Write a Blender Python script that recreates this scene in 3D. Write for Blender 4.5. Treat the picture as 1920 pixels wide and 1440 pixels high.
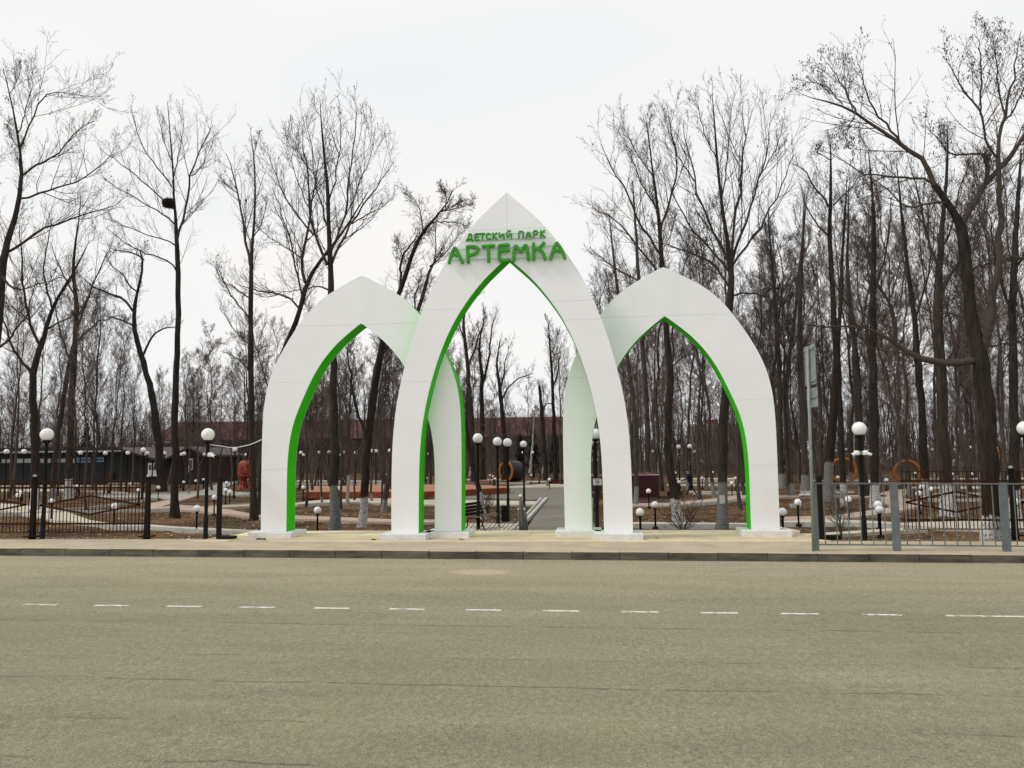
import bpy, math, random
import numpy as np
from mathutils import Matrix, Vector
random.seed(7)
for o in list(bpy.data.objects): bpy.data.objects.remove(o)
S = bpy.context.scene
COL = S.collection
# ------------------------------------------------------------------ camera
F = 1497.0; H = 2.08
YAW, PITCH, ROLL = 0.07104, 0.09495, -0.011165
M3 = Matrix.Rotation(YAW, 3, 'Z') @ Matrix.Rotation(math.pi/2 + PITCH, 3, 'X') @ Matrix.Rotation(ROLL, 3, 'Z')
cd = bpy.data.cameras.new('camera'); cam = bpy.data.objects.new('camera', cd); COL.objects.link(cam)
cam.matrix_world = Matrix.Translation((0, 0, H)) @ M3.to_4x4()
cd.sensor_width = 36; cd.lens = 36*F/1920; cd.clip_start = .1; cd.clip_end = 3000
S.camera = cam
# ------------------------------------------------------------------ sky, sun, exposure
SUN_EL, SUN_AZ = math.radians(46), math.radians(254)      # azimuth clockwise from +Y: light comes from the left, slightly from the road
w = bpy.data.worlds.new('World'); S.world = w; w.use_nodes = True
nt = w.node_tree; nt.nodes.clear()
out = nt.nodes.new('ShaderNodeOutputWorld')
sky = nt.nodes.new('ShaderNodeTexSky'); sky.sky_type = 'NISHITA'; sky.sun_disc = False
sky.sun_elevation = SUN_EL; sky.sun_rotation = SUN_AZ; sky.dust_density = 4
b1 = nt.nodes.new('ShaderNodeBackground'); b1.inputs[1].default_value = 0.06
nt.links.new(sky.outputs[0], b1.inputs[0])
tc = nt.nodes.new('ShaderNodeTexCoord'); mp = nt.nodes.new('ShaderNodeMapping'); mp.inputs['Scale'].default_value = (1.2, 1.2, 3.0)
nt.links.new(tc.outputs['Generated'], mp.inputs[0])
nz = nt.nodes.new('ShaderNodeTexNoise'); nz.inputs['Scale'].default_value = 1.6; nz.inputs['Detail'].default_value = 4; nz.inputs['Roughness'].default_value = .45
nt.links.new(mp.outputs[0], nz.inputs[0])
cr = nt.nodes.new('ShaderNodeValToRGB')
cr.color_ramp.elements[0].position = .36; cr.color_ramp.elements[0].color = (.80, .815, .83, 1)
cr.color_ramp.elements[1].position = .60; cr.color_ramp.elements[1].color = (.868, .855, .842, 1)
nt.links.new(nz.outputs['Fac'], cr.inputs[0])
b2 = nt.nodes.new('ShaderNodeBackground'); b2.inputs[1].default_value = 1.0
nt.links.new(cr.outputs[0], b2.inputs[0])
mx = nt.nodes.new('ShaderNodeMixShader'); mx.inputs[0].default_value = .96
nt.links.new(b1.outputs[0], mx.inputs[1]); nt.links.new(b2.outputs[0], mx.inputs[2]); nt.links.new(mx.outputs[0], out.inputs[0])
sd = bpy.data.lights.new('sun', 'SUN'); sd.energy = 1.5; sd.angle = math.radians(10); sd.color = (1, .96, .9)
so = bpy.data.objects.new('sun', sd); COL.objects.link(so)
sv = Vector((math.sin(SUN_AZ)*math.cos(SUN_EL), math.cos(SUN_AZ)*math.cos(SUN_EL), math.sin(SUN_EL)))
so.rotation_euler = sv.to_track_quat('Z', 'Y').to_euler(); so.location = (-20, -10, 30)
S.view_settings.view_transform = 'Standard'; S.view_settings.look = 'None'
S.view_settings.exposure = 0.19; S.view_settings.gamma = 1; S.view_settings.use_curve_mapping = False
S.render.engine = 'CYCLES'; S.cycles.max_bounces = 6

# ------------------------------------------------------------------ measuring helpers (photo pixel -> place on the site)
G = -0.10                       # park ground level
MN = np.array(M3)
def ray(px, py): return MN @ np.array([(px-960)/F, -(py-720)/F, -1.0])
def W(px, py, Y):
    d = ray(px, py); t = Y/d[1]; return np.array([d[0]*t, Y, H+d[2]*t])
def GP(px, py, z=G):
    d = ray(px, py); t = (z-H)/d[2]; return np.array([d[0]*t, d[1]*t, z])
def HOR(px): return 862.5-(px-960)*0.01117
def XG(px, Y):                  # x of the ground point seen in column px at distance Y (level of the horizon)
    return W(px, HOR(px)+12, Y)[0]
# ------------------------------------------------------------------ materials
MATS = {}
def nn(t, k, **kw):
    n = t.nodes.new(k)
    for a, b in kw.items(): n.inputs[a.replace('_', ' ')].default_value = b
    return n
def mat(name, c1, c2=None, scale=8., rough=.75, spec=.3, bump=0., bscale=None, metal=0., detail=6, coord='Object', stretch=(1, 1, 1), rnd=0., lo=.35, hi=.65):
    if name in MATS: return MATS[name]
    m = bpy.data.materials.new(name); m.use_nodes = True; t = m.node_tree
    p = t.nodes['Principled BSDF']; p.inputs['Roughness'].default_value = rough; p.inputs['Metallic'].default_value = metal
    p.inputs['Specular IOR Level'].default_value = spec
    c2 = c2 or tuple(x*.82 for x in c1)
    tcn = nn(t, 'ShaderNodeTexCoord'); mpn = nn(t, 'ShaderNodeMapping'); mpn.inputs['Scale'].default_value = stretch
    t.links.new(tcn.outputs[coord], mpn.inputs[0])
    n = nn(t, 'ShaderNodeTexNoise', Scale=scale, Detail=detail, Roughness=.6); t.links.new(mpn.outputs[0], n.inputs[0])
    r = nn(t, 'ShaderNodeValToRGB'); r.color_ramp.elements[0].position = lo; r.color_ramp.elements[1].position = hi
    r.color_ramp.elements[0].color = (*c2, 1); r.color_ramp.elements[1].color = (*c1, 1)
    t.links.new(n.outputs['Fac'], r.inputs[0]); col = r.outputs[0]
    if rnd:
        oi = nn(t, 'ShaderNodeObjectInfo'); mr = nn(t, 'ShaderNodeMapRange'); mr.inputs['To Min'].default_value = 1-rnd; mr.inputs['To Max'].default_value = 1+rnd
        t.links.new(oi.outputs['Random'], mr.inputs['Value'])
        hs = nn(t, 'ShaderNodeHueSaturation'); t.links.new(mr.outputs[0], hs.inputs['Value']); t.links.new(col, hs.inputs['Color']); col = hs.outputs[0]
    t.links.new(col, p.inputs['Base Color'])
    if bump:
        bn = nn(t, 'ShaderNodeTexNoise', Scale=bscale or scale*4, Detail=5, Roughness=.65); t.links.new(mpn.outputs[0], bn.inputs[0])
        bp = nn(t, 'ShaderNodeBump', Strength=.9, Distance=bump); t.links.new(bn.outputs['Fac'], bp.inputs['Height']); t.links.new(bp.outputs[0], p.inputs['Normal'])
    MATS[name] = m; return m
def bark(name, c1, c2, wash=0.0, dens=1.):
    """bark with vertical furrows; wash = height of the lime wash painted round the foot of the trunk"""
    m = mat(name, c1, c2, scale=9, rough=.95, spec=.1, bump=.03, bscale=30, stretch=(1, 1, .22), rnd=.25)
    if wash:
        t = m.node_tree; p = t.nodes['Principled BSDF']; src = p.inputs['Base Color'].links[0].from_socket
        tcn = nn(t, 'ShaderNodeTexCoord'); sp = nn(t, 'ShaderNodeSeparateXYZ'); t.links.new(tcn.outputs['Object'], sp.inputs[0])
        n = nn(t, 'ShaderNodeTexNoise', Scale=5., Detail=4); t.links.new(tcn.outputs['Object'], n.inputs[0])
        a = nn(t, 'ShaderNodeMath'); a.operation = 'MULTIPLY_ADD'; a.inputs[1].default_value = .35; t.links.new(n.outputs['Fac'], a.inputs[0]); t.links.new(sp.outputs['Z'], a.inputs[2])
        mr = nn(t, 'ShaderNodeMapRange'); mr.inputs['From Min'].default_value = wash+.12; mr.inputs['From Max'].default_value = wash+.20; mr.inputs['To Min'].default_value = 1; mr.inputs['To Max'].default_value = 0
        t.links.new(a.outputs[0], mr.inputs['Value'])
        n2 = nn(t, 'ShaderNodeTexNoise', Scale=22., Detail=6); t.links.new(tcn.outputs['Object'], n2.inputs[0])
        r2 = nn(t, 'ShaderNodeValToRGB'); r2.color_ramp.elements[0].position = .36; r2.color_ramp.elements[0].color = (.10, .09, .08, 1)
        r2.color_ramp.elements[1].position = .52; r2.color_ramp.elements[1].color = (.50*dens, .49*dens, .47*dens, 1); t.links.new(n2.outputs['Fac'], r2.inputs[0])
        mxn = nn(t, 'ShaderNodeMix'); mxn.data_type = 'RGBA'; t.links.new(mr.outputs[0], mxn.inputs[0]); t.links.new(src, mxn.inputs[6]); t.links.new(r2.outputs[0], mxn.inputs[7])
        t.links.new(mxn.outputs[2], p.inputs['Base Color'])
    return m
WHITE = mat('white_cladding', (.86, .86, .87), (.815, .82, .83), scale=1.1, rough=.30, spec=.5, rnd=.012, bump=.004, bscale=1.4)
WHITEB = mat('white_core', (.74, .74, .75), rough=.6)
GREEN = mat('green_cladding', (.040, .56, .004), (.034, .50, .003), scale=3, rough=.5, spec=.08)
GREENL = mat('green_letter_plastic', (.042, .29, .012), (.035, .24, .010), scale=6, rough=.35, spec=.3)
PADW = mat('white_painted_plinth', (.80, .80, .80), (.66, .66, .65), scale=7, rough=.6)
STEEL = mat('brushed_rail', (.45, .46, .47), rough=.4, metal=.6)
BLACK = mat('black_paint', (.006, .007, .007), (.012, .012, .011), rough=.6, spec=.12)
GLOBE = mat('opal_globe', (.84, .83, .85), (.80, .79, .81), rough=.25, spec=.5)
GREY = mat('grey_painted_steel', (.15, .175, .185), (.11, .13, .135), scale=5, rough=.5)
ZINC = mat('galvanised_steel', (.28, .31, .30), (.19, .215, .21), scale=6, rough=.5, metal=.1)
RUST = mat('rusty_brown_paint', (.055, .019, .008), (.028, .012, .007), scale=10, rough=.8, spec=.1)
DKBR = mat('dark_brown_post_paint', (.010, .008, .006), (.018, .011, .007), rough=.7, spec=.1)
SLAB = mat('pale_concrete', (.78, .67, .47), (.65, .56, .39), scale=2.2, rough=.9, bump=.004, bscale=60, rnd=.05)
SLAB2 = mat('platform_concrete', (.62, .50, .32), (.49, .40, .26), scale=1.3, rough=.9, bump=.004, bscale=40)
PAVE = mat('dusty_pavement', (.475, .405, .295), (.37, .315, .23), scale=1.4, rough=.95, bump=.004, bscale=50, detail=9)
CREAM = mat('cream_paving', (.54, .50, .39), (.45, .41, .32), scale=2.5, rough=.9, bump=.004, rnd=.06)
PINK = mat('pink_paving', (.45, .35, .28), (.37, .28, .225), scale=3, rough=.9, bump=.004, rnd=.05)
GREYP = mat('grey_paving', (.37, .345, .30), (.29, .27, .235), scale=3, rough=.9, bump=.004, rnd=.05)
KSTONE = mat('pale_kerb_stone', (.52, .51, .47), (.42, .41, .37), scale=5, rough=.85)
ASPH = mat('worn_asphalt_path', (.21, .195, .16), (.155, .143, .118), scale=1.5, rough=.95, bump=.006, bscale=70)
DECK = mat('orange_deck_boards', (.44, .215, .11), (.36, .165, .08), scale=3, rough=.7, rnd=.1)
DECKS = mat('rust_orange_slats', (.22, .058, .02), (.15, .038, .015), scale=6, rough=.7, rnd=.18)
MAROON = mat('maroon_boards', (.065, .014, .012), (.045, .010, .010), scale=4, rough=.75)
BIRCH = mat('birch_bark', (.42, .40, .36), (.10, .09, .08), scale=7, rough=.9, lo=.42, hi=.52, stretch=(1, 1, 2.2))
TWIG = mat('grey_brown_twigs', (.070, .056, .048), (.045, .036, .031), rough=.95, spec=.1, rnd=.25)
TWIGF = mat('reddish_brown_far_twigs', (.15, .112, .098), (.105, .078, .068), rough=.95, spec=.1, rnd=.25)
BARKD = bark('dark_bark', (.048, .038, .031), (.021, .017, .014))
BARKW = bark('dark_bark_lime_washed', (.048, .038, .031), (.021, .017, .014), wash=1.0)
BARKG = bark('grey_green_footed_bark', (.048, .038, .031), (.021, .017, .014), wash=1.5, dens=.36)
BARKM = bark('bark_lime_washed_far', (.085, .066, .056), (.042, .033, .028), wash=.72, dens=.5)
ORANGE = mat('orange_ring_panel', (.36, .115, .022), (.28, .085, .02), rough=.6)
DGREY = mat('dark_grey_cladding', (.020, .023, .023), (.013, .015, .015), scale=.6, rough=.8)
BROWNW = mat('dark_brown_cladding', (.036, .020, .016), (.026, .015, .012), scale=2, rough=.8)
ROOFG = mat('weathered_roofing', (.12, .10, .095), (.085, .07, .066), scale=3, rough=.9)
ROOFM = mat('maroon_metal_roof', (.115, .038, .042), (.085, .030, .033), scale=.5, rough=.7)
PWALL = mat('pale_render', (.34, .30, .27), (.26, .23, .20), scale=.4, rough=.9)
GLASS = mat('dark_glass', (.03, .035, .04), rough=.15, spec=.6)
PALE = mat('pale_panel', (.42, .44, .42), (.30, .32, .31), rough=.6)
BLUE = mat('blue_panel', (.04, .13, .26), (.03, .10, .20), rough=.6)
LBLUE = mat('light_blue_panel', (.10, .30, .42), (.08, .24, .34), rough=.6)
CARW = mat('white_car_paint', (.70, .70, .70), rough=.25, spec=.5)
TYRE = mat('tyre_rubber', (.02, .02, .02), rough=.8)
CLOTH = mat('black_cloth', (.012, .012, .014), rough=.9)
CLOTHB = mat('dark_blue_cloth', (.02, .025, .04), rough=.9)
SKIN = mat('skin', (.45, .27, .20), rough=.6)
TARP = mat('orange_red_tarpaulin', (.42, .062, .022), (.13, .020, .012), scale=4, rough=.35, bump=.12, bscale=4, lo=.4, hi=.6)
NEST = mat('twig_nest', (.03, .024, .02), (.014, .011, .01), rough=1)
PAPER = mat('paper', (.68, .68, .66), rough=.8)
RED = mat('red_panel', (.38, .03, .03), rough=.6)
YELL = mat('orange_yellow_paint', (.48, .17, .02), rough=.5)
CONC = mat('rough_concrete', (.26, .245, .22), (.18, .17, .15), rough=.9)
CONIF = mat('dark_needles', (.018, .028, .017), (.010, .016, .010), rough=.95)
LEAF = mat('dry_leaves', (.36, .25, .14), (.10, .065, .04), scale=20, rough=.95, rnd=.3)
SEED = mat('dry_seed_keys', (.05, .038, .03), (.03, .022, .018), rough=.95)

# soil with patches
def soil():
    m = bpy.data.materials.new('bare_soil_and_dead_grass'); m.use_nodes = True; t = m.node_tree; p = t.nodes['Principled BSDF']
    p.inputs['Roughness'].default_value = .98; p.inputs['Specular IOR Level'].default_value = .1
    tcn = nn(t, 'ShaderNodeTexCoord')
    n1 = nn(t, 'ShaderNodeTexNoise', Scale=.33, Detail=5, Roughness=.6); n2 = nn(t, 'ShaderNodeTexNoise', Scale=4.5, Detail=8, Roughness=.7); n3 = nn(t, 'ShaderNodeTexNoise', Scale=26., Detail=4, Roughness=.7)
    for n in (n1, n2, n3): t.links.new(tcn.outputs['Object'], n.inputs[0])
    r1 = nn(t, 'ShaderNodeValToRGB'); e = r1.color_ramp.elements; e[0].position = .38; e[0].color = (.070, .043, .026, 1); e[1].position = .66; e[1].color = (.215, .120, .060, 1)
    x = e.new(.52); x.color = (.135, .088, .050, 1)
    t.links.new(n1.outputs['Fac'], r1.inputs[0])
    r2 = nn(t, 'ShaderNodeValToRGB'); e = r2.color_ramp.elements; e[0].position = .38; e[0].color = (.32, .29, .27, 1); e[1].position = .64; e[1].color = (1.35, 1.30, 1.2, 1)
    t.links.new(n2.outputs['Fac'], r2.inputs[0])
    mu = nn(t, 'ShaderNodeMix'); mu.data_type = 'RGBA'; mu.blend_type = 'MULTIPLY'; mu.inputs[0].default_value = 1
    t.links.new(r1.outputs[0], mu.inputs[6]); t.links.new(r2.outputs[0], mu.inputs[7])
    r3 = nn(t, 'ShaderNodeValToRGB'); e = r3.color_ramp.elements; e[0].position = .60; e[0].color = (0, 0, 0, 1); e[1].position = .68; e[1].color = (1, 1, 1, 1)
    t.links.new(n3.outputs['Fac'], r3.inputs[0])
    m2 = nn(t, 'ShaderNodeMix'); m2.data_type = 'RGBA'; m2.inputs[7].default_value = (.30, .24, .15, 1)
    t.links.new(r3.outputs[0], m2.inputs[0]); t.links.new(mu.outputs[2], m2.inputs[6]); t.links.new(m2.outputs[2], p.inputs['Base Color'])
    bp = nn(t, 'ShaderNodeBump', Strength=1., Distance=.12); t.links.new(n2.outputs['Fac'], bp.inputs['Height']); t.links.new(bp.outputs[0], p.inputs['Normal'])
    return m
def road_mat():
    m = bpy.data.materials.new('worn_dusty_asphalt'); m.use_nodes = True; t = m.node_tree; p = t.nodes['Principled BSDF']
    p.inputs['Roughness'].default_value = .9; p.inputs['Specular IOR Level'].default_value = .25
    tcn = nn(t, 'ShaderNodeTexCoord'); L = t.links.new
    def noise(s, d, r, st=(1, 1, 1)):
        mpn = nn(t, 'ShaderNodeMapping'); mpn.inputs['Scale'].default_value = st; L(tcn.outputs['Object'], mpn.inputs[0])
        n = nn(t, 'ShaderNodeTexNoise', Scale=s, Detail=d, Roughness=r); L(mpn.outputs[0], n.inputs[0]); return n.outputs['Fac']
    def ramp(f, a, ca, b, cb):
        r = nn(t, 'ShaderNodeValToRGB'); e = r.color_ramp.elements; e[0].position = a; e[0].color = (*ca, 1); e[1].position = b; e[1].color = (*cb, 1); L(f, r.inputs[0]); return r.outputs[0]
    def mix(f, a, b, mode='MIX'):
        x = nn(t, 'ShaderNodeMix'); x.data_type = 'RGBA'; x.blend_type = mode
        if isinstance(f, float): x.inputs[0].default_value = f
        else: L(f, x.inputs[0])
        for s, i in ((a, 6), (b, 7)):
            if isinstance(s, tuple): x.inputs[i].default_value = (*s, 1)
            else: L(s, x.inputs[i])
        return x.outputs[2]
    def math_(op, a, b=None, c=None):
        x = nn(t, 'ShaderNodeMath'); x.operation = op
        for s, i in ((a, 0), (b, 1), (c, 2)):
            if s is None: continue
            if isinstance(s, (int, float)): x.inputs[i].default_value = s
            else: L(s, x.inputs[i])
        return x.outputs[0]
    base = ramp(noise(.35, 4, .55, (.35, 1, 1)), .35, (.322, .298, .200), .65, (.385, .358, .250))
    base = mix(ramp(noise(.8, 3, .5, (.25, 1.6, 1)), .42, (0, 0, 0), .62, (.5, .5, .5)), base, (.285, .283, .212))      # tyre-darkened, slightly green patches
    sp = nn(t, 'ShaderNodeSeparateXYZ'); L(tcn.outputs['Object'], sp.inputs[0]); X, Y = sp.outputs[0], sp.outputs[1]
    dust = nn(t, 'ShaderNodeMapRange'); dust.inputs['From Min'].default_value = 12.3; dust.inputs['From Max'].default_value = 16.8; L(math_('MULTIPLY_ADD', noise(.6, 4, .6, (.4, 1, 1)), 2.4, Y), dust.inputs['Value'])
    base = mix(math_('MULTIPLY', dust.outputs[0], .75), base, (.475, .42, .295))                                # dust drifted to the gutter
    grain = ramp(noise(58, 3, .75), .33, (.56, .56, .56), .68, (1.40, 1.39, 1.36)); base = mix(1.0, base, grain, 'MULTIPLY')
    grain2 = ramp(noise(15, 5, .75, (1.2, .75, 1)), .30, (.74, .74, .72), .70, (1.20, 1.20, 1.19)); base = mix(1.0, base, grain2, 'MULTIPLY')
    pits = ramp(noise(10, 5, .8, (1.1, .7, 1)), .315, (1, 1, 1), .35, (0, 0, 0)); base = mix(math_('MULTIPLY', pits, .62), base, (.12, .105, .08))
    flecks = ramp(noise(12, 5, .85, (1.1, .7, 1)), .675, (0, 0, 0), .72, (1, 1, 1)); base = mix(math_('MULTIPLY', flecks, .5), base, (.50, .46, .35))
    waves = ramp(noise(1.1, 5, .6, (.3, 1.3, 1)), .36, (.93, .93, .93), .64, (1.06, 1.06, 1.06)); base = mix(1.0, base, waves, 'MULTIPLY')
    # long paving seams with broken edges
    for y0, sl, wd, am, thr in ((7.55, -.006, .026, .16, .43), (10.2, 0.0, .035, .10, .48), (5.55, -.01, .024, .22, .50), (4.35, .0, .040, .45, .42), (8.55, -.004, .024, .1, .52), (6.45, .004, .02, .2, .53)):
        wob = noise(.5, 7, .62, (1, .0, 0)) if y0 != 4.35 else noise(.8, 7, .6, (1, 0, 0))
        d = math_('ABSOLUTE', math_('SUBTRACT', math_('MULTIPLY_ADD', X, -sl, Y), math_('MULTIPLY_ADD', wob, am*2, y0-am)))
        d2 = math_('MULTIPLY_ADD', noise(9, 4, .8, (1, 1, 1)), .05, math_('SUBTRACT', d, .025))
        line = nn(t, 'ShaderNodeMapRange'); line.inputs['From Min'].default_value = wd*.3; line.inputs['From Max'].default_value = wd; line.inputs['To Min'].default_value = 1; line.inputs['To Max'].default_value = 0
        L(d2, line.inputs['Value'])
        br = ramp(noise(1.1, 6, .7, (1, .3, 1)), thr-.03, (0, 0, 0), thr+.06, (1, 1, 1))
        base = mix(math_('MULTIPLY', math_('MULTIPLY', line.outputs[0], br), .62), base, (.105, .095, .072))
    # pale sandy spill by the kerb
    dx = math_('DIVIDE', math_('ADD', X, 1.72), .62); dy = math_('DIVIDE', math_('SUBTRACT', Y, 15.0), .42)
    rr = math_('ADD', math_('MULTIPLY', dx, dx), math_('MULTIPLY', dy, dy)); rr = math_('MULTIPLY_ADD', noise(3, 4, .7), 1.0, rr)
    spill = nn(t, 'ShaderNodeMapRange'); spill.inputs['From Min'].default_value = .9; spill.inputs['From Max'].default_value = 1.5; spill.inputs['To Min'].default_value = .8; spill.inputs['To Max'].default_value = 0
    L(rr, spill.inputs['Value']); base = mix(spill.outputs[0], base, (.60, .48, .36))
    L(base, p.inputs['Base Color'])
    bp = nn(t, 'ShaderNodeBump', Strength=1., Distance=.03); L(math_('ADD', noise(58, 3, .75), math_('MULTIPLY', noise(15, 5, .75), .8)), bp.inputs['Height']); L(bp.outputs[0], p.inputs['Normal'])
    return m
def kerb_mat():
    m = mat('dirty_kerb_stone', (.175, .158, .125), (.055, .050, .040), scale=3.2, rough=.95, bump=.008, bscale=30, stretch=(.5, 1, 2.5), rnd=.16, lo=.3, hi=.7, coord='Object')
    t = m.node_tree; p = t.nodes['Principled BSDF']; src = p.inputs['Base Color'].links[0].from_socket
    g = nn(t, 'ShaderNodeNewGeometry'); sp = nn(t, 'ShaderNodeSeparateXYZ'); t.links.new(g.outputs['True Normal'], sp.inputs[0])
    mr = nn(t, 'ShaderNodeMapRange'); mr.inputs['From Min'].default_value = .5; mr.inputs['From Max'].default_value = .9; t.links.new(sp.outputs['Z'], mr.inputs['Value'])
    x = nn(t, 'ShaderNodeMix'); x.data_type = 'RGBA'; x.inputs[7].default_value = (.48, .39, .25, 1)     # dust lying on the top of the stones
    t.links.new(mr.outputs[0], x.inputs[0]); t.links.new(src, x.inputs[6]); t.links.new(x.outputs[2], p.inputs['Base Color'])
    return m
SOIL, ROAD, KERB = soil(), road_mat(), kerb_mat()
MARK = mat('worn_white_road_paint', (.66, .65, .60), (.32, .30, .23), scale=9, rough=.85, lo=.40, hi=.50)

# ------------------------------------------------------------------ mesh helpers
class MB:
    def __init__(s): s.v = []; s.f = []
    def box(s, c, d, rz=0., taper=1.):
        n = len(s.v); ca, sa = math.cos(rz), math.sin(rz)
        for k in (-.5, .5):
            tp = taper if k > 0 else 1.
            for i, j in ((-.5, -.5), (.5, -.5), (.5, .5), (-.5, .5)):
                x, y = i*d[0]*tp, j*d[1]*tp
                s.v.append((c[0]+x*ca-y*sa, c[1]+x*sa+y*ca, c[2]+k*d[2]))
        s.f += [(n, n+3, n+2, n+1), (n+4, n+5, n+6, n+7), (n, n+1, n+5, n+4), (n+1, n+2, n+6, n+5), (n+2, n+3, n+7, n+6), (n+3, n, n+4, n+7)]
        return s
    def bar(s, a, b, wd, dp):
        """flat bar from a to b; wd across (in the plane holding z), dp thickness"""
        a, b = Vector(a), Vector(b); t = (b-a).normalized(); side = t.cross(Vector((0, 1, 0)))
        if side.length < .1: side = Vector((1, 0, 0))
        side.normalize(); u = t.cross(side).normalized(); n = len(s.v)
        for p in (a, b):
            for i, j in ((-1, -1), (1, -1), (1, 1), (-1, 1)): s.v.append(tuple(p+side*(i*wd/2)+u*(j*dp/2)))
        s.f += [(n, n+3, n+2, n+1), (n+4, n+5, n+6, n+7), (n, n+1, n+5, n+4), (n+1, n+2, n+6, n+5), (n+2, n+3, n+7, n+6), (n+3, n, n+4, n+7)]
        return s
    def lathe(s, prof, c=(0, 0, 0), seg=16):
        n = len(s.v)
        for r, z in prof:
            for i in range(seg):
                a = 2*math.pi*i/seg; s.v.append((c[0]+r*math.cos(a), c[1]+r*math.sin(a), c[2]+z))
        for k in range(len(prof)-1):
            for i in range(seg):
                j = (i+1) % seg; s.f.append((n+k*seg+i, n+k*seg+j, n+(k+1)*seg+j, n+(k+1)*seg+i))
        s.f.append(tuple(n+i for i in reversed(range(seg)))); s.f.append(tuple(n+(len(prof)-1)*seg+i for i in range(seg)))
        return s
    def ball(s, c, r, seg=18, rings=11, sz=1., z0=-1.):
        pr = []
        for k in range(rings+1):
            a = -math.pi/2+math.pi*k/rings
            if math.sin(a) < z0: continue
            pr.append((max(.001, r*math.cos(a)), r*sz*math.sin(a)))
        return s.lathe(pr, c, seg)
    def tube(s, pts, rad, seg=8, flat=None):
        P = [Vector(p) for p in pts]; n0 = len(s.v)
        rad = rad if isinstance(rad, (list, tuple)) else [rad]*len(P)
        prev = None
        for k, p in enumerate(P):
            t = (P[min(k+1, len(P)-1)]-P[max(k-1, 0)]).normalized()
            if prev is None:
                r = Vector((0, 1, 0)) if abs(t.y) < .8 else Vector((1, 0, 0)); u = t.cross(r).normalized()
            else: u = (prev-t*prev.dot(t)).normalized()
            prev = u; v = t.cross(u)
            for i in range(seg):
                a = 2*math.pi*i/seg; q = u*math.cos(a)*rad[k]+v*math.sin(a)*rad[k]
                if flat: q.y = max(-flat*rad[k], min(flat*rad[k], q.y*1.9))
                s.v.append(tuple(p+q))
        for k in range(len(P)-1):
            for i in range(seg):
                j = (i+1) % seg; s.f.append((n0+k*seg+i, n0+k*seg+j, n0+(k+1)*seg+j, n0+(k+1)*seg+i))
        s.f.append(tuple(n0+i for i in reversed(range(seg)))); s.f.append(tuple(n0+(len(P)-1)*seg+i for i in range(seg)))
        return s
    def slab(s, poly, z0, z1):
        """poly: list of xy, top at z1"""
        a = sum(poly[i][0]*poly[(i+1) % len(poly)][1]-poly[(i+1) % len(poly)][0]*poly[i][1] for i in range(len(poly)))
        if a < 0: poly = poly[::-1]
        n = len(s.v); m = len(poly)
        f0 = z0 if callable(z0) else (lambda x, y: z0); f1 = z1 if callable(z1) else (lambda x, y: z1)
        s.v += [(x, y, f0(x, y)) for x, y in poly]+[(x, y, f1(x, y)) for x, y in poly]
        s.f.append(tuple(n+i for i in reversed(range(m)))); s.f.append(tuple(n+m+i for i in range(m)))
        for i in range(m):
            j = (i+1) % m; s.f.append((n+i, n+j, n+m+j, n+m+i))
        return s
    def build(s, name, m, parent=None, smooth=False):
        me = bpy.data.meshes.new(name); me.from_pydata(s.v, [], s.f)
        me.materials.append(m)
        if smooth: me.polygons.foreach_set('use_smooth', [True]*len(me.polygons))
        me.update()
        return link(name, me, parent)
def link(name, me, parent=None):
    o = bpy.data.objects.new(name, me); COL.objects.link(o)
    if parent: o.parent = parent
    return o
def tag(o, label=None, cat=None, group=None, kind=None):
    if label: o['label'] = label
    if cat: o['category'] = cat
    if group: o['group'] = group
    if kind: o['kind'] = kind
    return o
def thing(name, label, cat, loc=(0, 0, 0), rz=0., group=None):
    o = bpy.data.objects.new(name, None); COL.objects.link(o); o.location = tuple(loc); o.rotation_euler = (0, 0, rz); o.empty_display_size = .2
    return tag(o, label, cat, group)
def struct(o): o['kind'] = 'structure'; return o
def dup(root, loc, rz=0., label=None, group=None, sc=None):
    r = root.copy(); COL.objects.link(r); r.location = tuple(loc); r.rotation_euler = (0, 0, rz)
    if sc is not None: r.scale = sc if isinstance(sc, tuple) else (sc, sc, sc)
    if label: r['label'] = label
    if group: r['group'] = group
    for ch in list(root.children):
        c = ch.copy(); COL.objects.link(c); c.parent = r
        for g in ch.children:
            d = g.copy(); COL.objects.link(d); d.parent = c
    return r
ORD = ['', 'first', 'second', 'third', 'fourth', 'fifth', 'sixth', 'seventh', 'eighth', 'ninth', 'tenth', 'eleventh', 'twelfth', 'thirteenth', 'fourteenth', 'fifteenth', 'sixteenth', 'seventeenth', 'eighteenth', 'nineteenth', 'twentieth', 'twenty-first', 'twenty-second', 'twenty-third', 'twenty-fourth', 'twenty-fifth', 'twenty-sixth']
def zone(px):
    if px < 279: return 'behind the brown left fence'
    if px < 545: return 'between left fence and left arch'
    if px < 740: return 'inside the left arch'
    if px < 865: return 'between central and left arch legs'
    if px < 1058: return 'inside the central arch'
    if px < 1135: return 'beside the central arch right leg'
    if px < 1412: return 'inside the right arch'
    return 'right of the right arch'
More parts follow.
